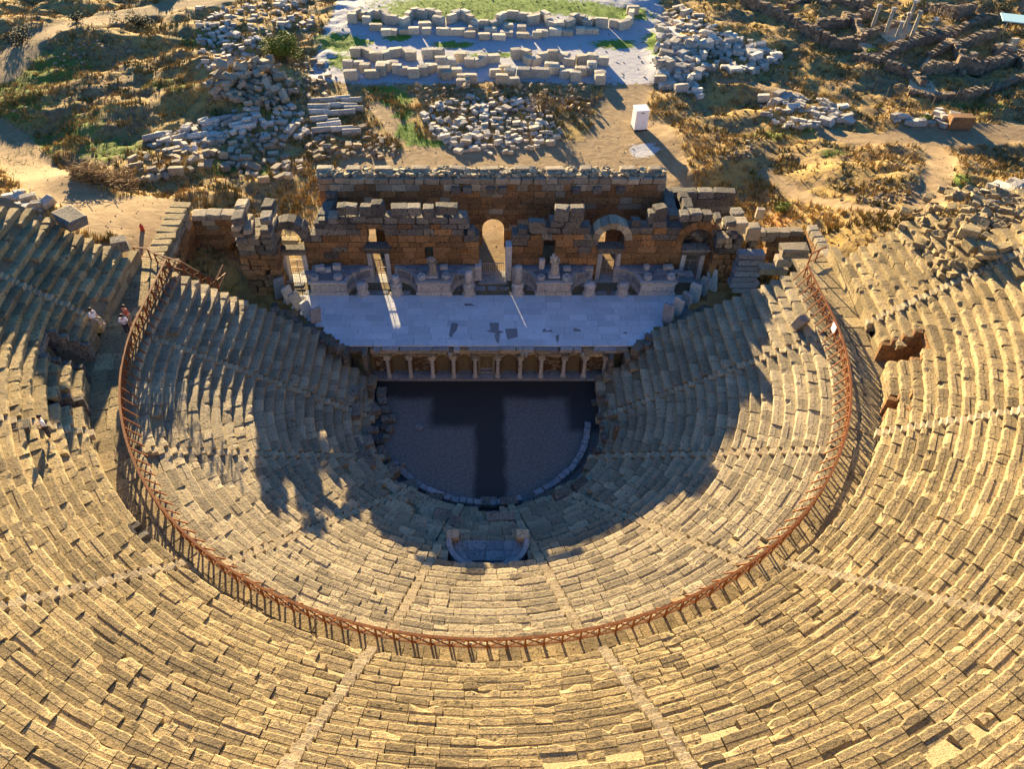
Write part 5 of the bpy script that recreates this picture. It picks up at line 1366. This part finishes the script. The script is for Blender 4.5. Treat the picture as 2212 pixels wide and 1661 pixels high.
# ------------------------------------------------------------------ plants
def leaves(mb, pts, size, rng, flatness=.5):
    for (x, y, z) in pts:
        s = size * rng.uniform(.6, 1.3); a = rng.uniform(0, 2 * pi); b = rng.uniform(-.9, .9)
        d = np.array((cos(a) * cos(b), sin(a) * cos(b), sin(b))); e = np.array((-sin(a), cos(a), rng.uniform(-.6, .6)))
        c = np.array((x, y, z))
        mb.add([c - e * s * .3, c + d * s * .6, c + e * s * .3, c - d * s * .6], [(0, 1, 2, 3)], rng.random())
def bush(u, v, rx, h, n, lab, mat, name='bush', cat='bush', trunk=True, size=.22, seed=1):
    rng = random.Random(seed); x, y, z = G(u, v); t = empty(name, (x, y, z), lab, cat)
    lob = [(rng.gauss(0, rx * .45), rng.gauss(0, rx * .4), h * rng.uniform(.3, .8), rng.uniform(.35, .6) * rx) for _ in range(11)]
    mb = MB(); P = []
    for _ in range(n):
        l = rng.choice(lob); d = np.array([rng.gauss(0, 1) for _ in range(3)]); d /= np.linalg.norm(d) + 1e-6; k = l[3] * rng.uniform(.55, 1.05)
        P.append((x + l[0] + d[0] * k, y + l[1] + d[1] * k, max(z + .1, z + l[2] + d[2] * k * .85)))
    leaves(mb, P, size, rng); mb.build('crown', mat, t)
    tk = MB()
    for l in lob[:7]: tk.bar((x + l[0] * .1, y + l[1] * .1, z - .1), (x + l[0] * .8, y + l[1] * .8, z + l[2]), .09)
    tk.build('trunk', 'trunk', t)
bush(605, 128, 2.5, 2.9, 5200, 'round bright green bush among the pale blocks', 'green', size=.24, seed=1)
bush(300, 52, 2.0, 1.4, 1500, 'low dark bush beside the far track', 'darkleaf', seed=2)
bush(1170, 245, 1.3, 2.8, 1100, 'thin twiggy olive shrub growing out of the oval heap', 'twig', 'shrub', 'shrub', seed=3, size=.2)
bush(165, 45, 1.2, .9, 500, 'small dark bush near the far track bend', 'darkleaf', seed=4)
bush(45, 90, 1.6, 1.3, 800, 'grey-green bush at the far track edge by the green verge', 'darkleaf', seed=5)
bush(2150, 25, 2.2, 1.6, 1200, 'dark bush on the slope behind the house ruins', 'darkleaf', seed=6)
bush(2000, 262, .8, .7, 400, 'small bright bush among the white blocks by the path', 'green', seed=7)
bush(1880, 115, .8, .7, 350, 'small green bush beside the plastered court', 'lush', seed=8)
bush(1690, 455, .8, .8, 350, 'small green bush at the edge of the sunken ruin', 'green', seed=9)

# brushwood heap
rng = random.Random(12); mb = MB()
for _ in range(1500):
    u = rng.uniform(155, 290); v = 378 + (u - 155) * .18 + rng.gauss(0, 7)
    x, y, z = G(u, v); a = rng.uniform(0, pi); L = rng.uniform(.3, .9); zz = z + abs(rng.gauss(0, .45)); b = rng.gauss(0, .4)
    mb.bar((x, y, zz), (x + L * cos(a), y + L * sin(a) * .7, zz + L * sin(b)), .05)
tag(mb.build('brushwood', 'twig'), 'tangled heap of cut brushwood beside the dirt track', 'brushwood', kind='stuff')

# grass tufts and weeds (nobody could count them)
def tufts(name, lab, mat, n, accept, hh, seed, blades=5, spread=.28):
    r = np.random.RandomState(seed); V = []; got = 0; Fc = []
    tries = 0
    while got < n and tries < n * 14:
        tries += 1
        u = r.uniform(-60, 2272); v = r.uniform(-30, 620)
        z0 = ZG + 2; p = atz(u, v, z0)
        x, y = p[0], p[1]
        z = float(base_ground(x, y)); p = atz(u, v, z); x, y = p[0], p[1]
        if y < 8 or y > 100: continue
        if r.uniform() > accept(x, y, u, v): continue
        z = float(ground(x, y)); got += 1; h = hh * r.uniform(.5, 1.5)
        for b in range(blades):
            a = r.uniform(0, 2 * pi); k = r.uniform(.1, 1); w = h * r.uniform(.10, .2); bx = x + cos(a) * spread * k; by = y + sin(a) * spread * k
            tx = bx + cos(a) * h * .55 * r.uniform(.2, 1.2); ty = by + sin(a) * h * .55 * r.uniform(.2, 1.2); i = len(V)
            V += [(bx - sin(a) * w, by + cos(a) * w, z - .05), (bx + sin(a) * w, by - cos(a) * w, z - .05), (tx, ty, z + h * r.uniform(.6, 1))]; Fc.append((i, i + 1, i + 2))
    o = obj(name, V, Fc, mat); tag(o, lab, 'grass', kind='stuff')
def clear(x, y): 
    if abs(x) < 22 and y < 23: return False
    return att('path', x, y) < .35 and att('gravel', x, y) < .35
def acc_dry(x, y, u, v):
    if not clear(x, y): return 0
    n = vn(x * .35, y * .35, 9); return .15 + .85 * (n > .45)
def acc_weed(x, y, u, v):
    if not clear(x, y): return 0
    n = vn(x * .5, y * .5, 19); return .9 * (n > .6) + .05
def acc_lush(x, y, u, v): return min(1, 1.4 * max(att('lush', x, y), .8 * att('green', x, y)) ** 2)
tufts('dry_grass', 'straw-coloured dry grass tufts over the ruin field', 'dry', 15000, acc_dry, .38, 1)
tufts('weeds', 'olive and brown weeds over the slopes', 'weed', 8500, acc_weed, .40, 2, 6)
tufts('green_grass', 'short green grass on the lawn and damp patches', 'lush', 9000, acc_lush, .14, 3, 5, .35)
# pebbles on bare earth
mb = MB(); rng = random.Random(15)
for _ in range(2600):
    u = rng.uniform(0, 2212); v = rng.uniform(0, 540); x, y, z = G(u, v) if rng.random() < .0 else atz(u, v, float(base_ground(*atz(u, v, ZG + 1.5)[:2])))
    if y < 16 and abs(x) < 30: continue
    s = rng.uniform(.05, .24) if att('path', x, y) < .3 else rng.uniform(.04, .11)
    block_into(mb, (x, y, ground(x, y) + s * .1), (s * 1.4, s, s * .8), (rng.gauss(0, .3), rng.gauss(0, .3), rng.uniform(0, 3)))
tag(mb.build('pebbles', 'rubble'), 'loose pebbles and stones over the bare earth', 'pebbles', kind='stuff')

# ------------------------------------------------------------------ people
def skin_mesh(name, verts, edges, radii, mat, parent, root=0):
    me = bpy.data.meshes.new(name); me.from_pydata([tuple(v) for v in verts], edges, []); me.materials.append(MT[mat])
    o = bpy.data.objects.new(name, me); COL.objects.link(o)
    m = o.modifiers.new('skin', 'SKIN'); m.use_smooth_shade = True
    sv = me.skin_vertices[0].data if me.skin_vertices else None
    if sv is None:
        me.attributes.new; 
    for i, r in enumerate(radii):
        me.skin_vertices[0].data[i].radius = r if isinstance(r, tuple) else (r, r)
    me.skin_vertices[0].data[root].use_root = True
    s = o.modifiers.new('sub', 'SUBSURF'); s.levels = 1; s.render_levels = 2
    if parent: o.parent = parent
    return o
def person(loc, yaw, pose, top, bottom, lab, hat=None):
    t = empty('person', loc, lab, 'person'); t.rotation_euler = (0, 0, yaw)
    sit = pose == 'sit'
    hip = .46 if sit else .92
    J = dict(pel=(0, 0, hip), waist=(0, -.01, hip + .18), chest=(0, 0, hip + .42), neck=(0, .01, hip + .57), jaw=(0, -.02, hip + .64), head=(0, -.015, hip + .74), crown=(0, 0, hip + .82))
    for s, n in ((-1, 'l'), (1, 'r')):
        J['sh' + n] = (s * .18, 0, hip + .50); J['hp' + n] = (s * .10, 0, hip - .04)
        if sit: J['kn' + n] = (s * .13, -.42, hip + .02); J['an' + n] = (s * .12, -.46, .07); J['to' + n] = (s * .13, -.64, .03)
        else: J['kn' + n] = (s * .11, -.02 - .04 * s, .49); J['an' + n] = (s * .12, .02 - .04 * s, .08); J['to' + n] = (s * .14, -.16, .03)
        if pose == 'arms': J['el' + n] = (s * .27, -.05, hip + .24); J['wr' + n] = (s * .10, -.26, hip + .30); J['hd' + n] = (s * .02, -.31, hip + .32)
        else: J['el' + n] = (s * .25, .02, hip + .22); J['wr' + n] = (s * .25, -.12, hip + .0 + (.05 if sit else 0)); J['hd' + n] = (s * .24, -.17, hip - .08 + (.1 if sit else 0))
    def part(name, chain, mat, rad):
        ids = sorted({k for e in chain for k in e}, key=lambda k: list(J).index(k)); ix = {k: i for i, k in enumerate(ids)}
        return skin_mesh(name, [J[k] for k in ids], [(ix[a], ix[b]) for a, b in chain], [rad[k] for k in ids], mat, t)
    R = dict(pel=(.135, .10), waist=(.12, .09), chest=(.15, .10), neck=.052, jaw=(.07, .08), head=(.085, .10), crown=(.05, .06))
    for n in 'lr': R.update({'sh' + n: .07, 'hp' + n: .09, 'kn' + n: .06, 'an' + n: .042, 'to' + n: .035, 'el' + n: .043, 'wr' + n: .03, 'hd' + n: .036})
    legs = [('pel', 'hpl'), ('pel', 'hpr')] + [(a + n, b + n) for n in 'lr' for a, b in (('hp', 'kn'), ('kn', 'an'), ('an', 'to'))]
    torso = [('pel', 'waist'), ('waist', 'chest'), ('chest', 'shl'), ('chest', 'shr')]
    arms = [('sh' + n, 'el' + n) for n in 'lr'] + [('el' + n, 'wr' + n) for n in 'lr'] + [('wr' + n, 'hd' + n) for n in 'lr']
    part('body', torso + [('chest', 'neck'), ('neck', 'jaw'), ('jaw', 'head'), ('head', 'crown')] + arms + legs, 'skin', R)
    Rs = {k: (tuple(x + .025 for x in v) if isinstance(v, tuple) else v + .022) for k, v in R.items()}
    part('shirt', torso + [('sh' + n, 'el' + n) for n in 'lr'], top, Rs)
    part('trousers', [('pel', 'hpl'), ('pel', 'hpr')] + [(a + n, b + n) for n in 'lr' for a, b in (('hp', 'kn'), ('kn', 'an'))], bottom, Rs)
    mb = MB(); hz = hip + .77
    mb.lathe((0, .02, hz), [(.112, -.07), (.118, 0), (.10, .06), (.06, .095), (.01, .105)], 12, .92, 1.05); o = obj('hair', mb.V, mb.F, 'hair', None, True)
    o.parent = t
    mb = MB()
    for sx in (-.035, .035): mb.lathe((sx, -.105, hip + .74), [(.006, -.012), (.013, 0), (.006, .012)], 6)
    mb.bar((0, -.10, hip + .735), (0, -.128, hip + .69), .028); mb.bar((-.025, -.098, hip + .655), (.025, -.098, hip + .655), .012)
    o = obj('face', mb.V, mb.F, 'skin', None, True); o.parent = t
    return t
def on_upper(u, v):
    z = 13.
    for _ in range(60):
        x, y, _z = atz(u, v, z); r = hypot(x, y) if y < 0 else abs(x); a = math.degrees(atan2(x, -y)) if y < 0 else math.copysign(90, x)
        z = .7 * z + .3 * (UZ0 + ((r - UR0(a)) / UP - .5) * UQ)
    j = int((r - UR0(a)) / UP)
    return (x, y, UZ0 + j * UQ)
p = on_upper(112, 948); person(p, -.9, 'arms', 'cloth_white', 'cloth_dark', 'person in white shirt and dark trousers standing on the upper seats')
p = on_upper(212, 706); person((p[0], p[1], p[2] + .0), 1.2, 'sit', 'cloth_white', 'cloth_tan', 'person in white top sitting on the end of the upper seats')
p = atz(279, 722, ZD); person(p, .3, 'arms', 'cloth_white', 'cloth_dark', 'person in white shirt standing on the walkway inside the railing')
p = atz(283, 702, ZD); person(p, -.4, 'stand', 'cloth_red', 'cloth_tan', 'person in reddish top standing behind the white-shirted one on the walkway')
# pale broken stone by the railing
x, y, z = HP(22.6, 92.5, LZ0 + 20 * LQ)
o = put('broken_stone', bmesh_of('fall', 'white'), (x, y, z + .5), None, (.3, .2, .6), (.9, .7, 1.0)); tag(o, 'pinkish broken stone leaning inside the railing beside the lit seats', 'stone')
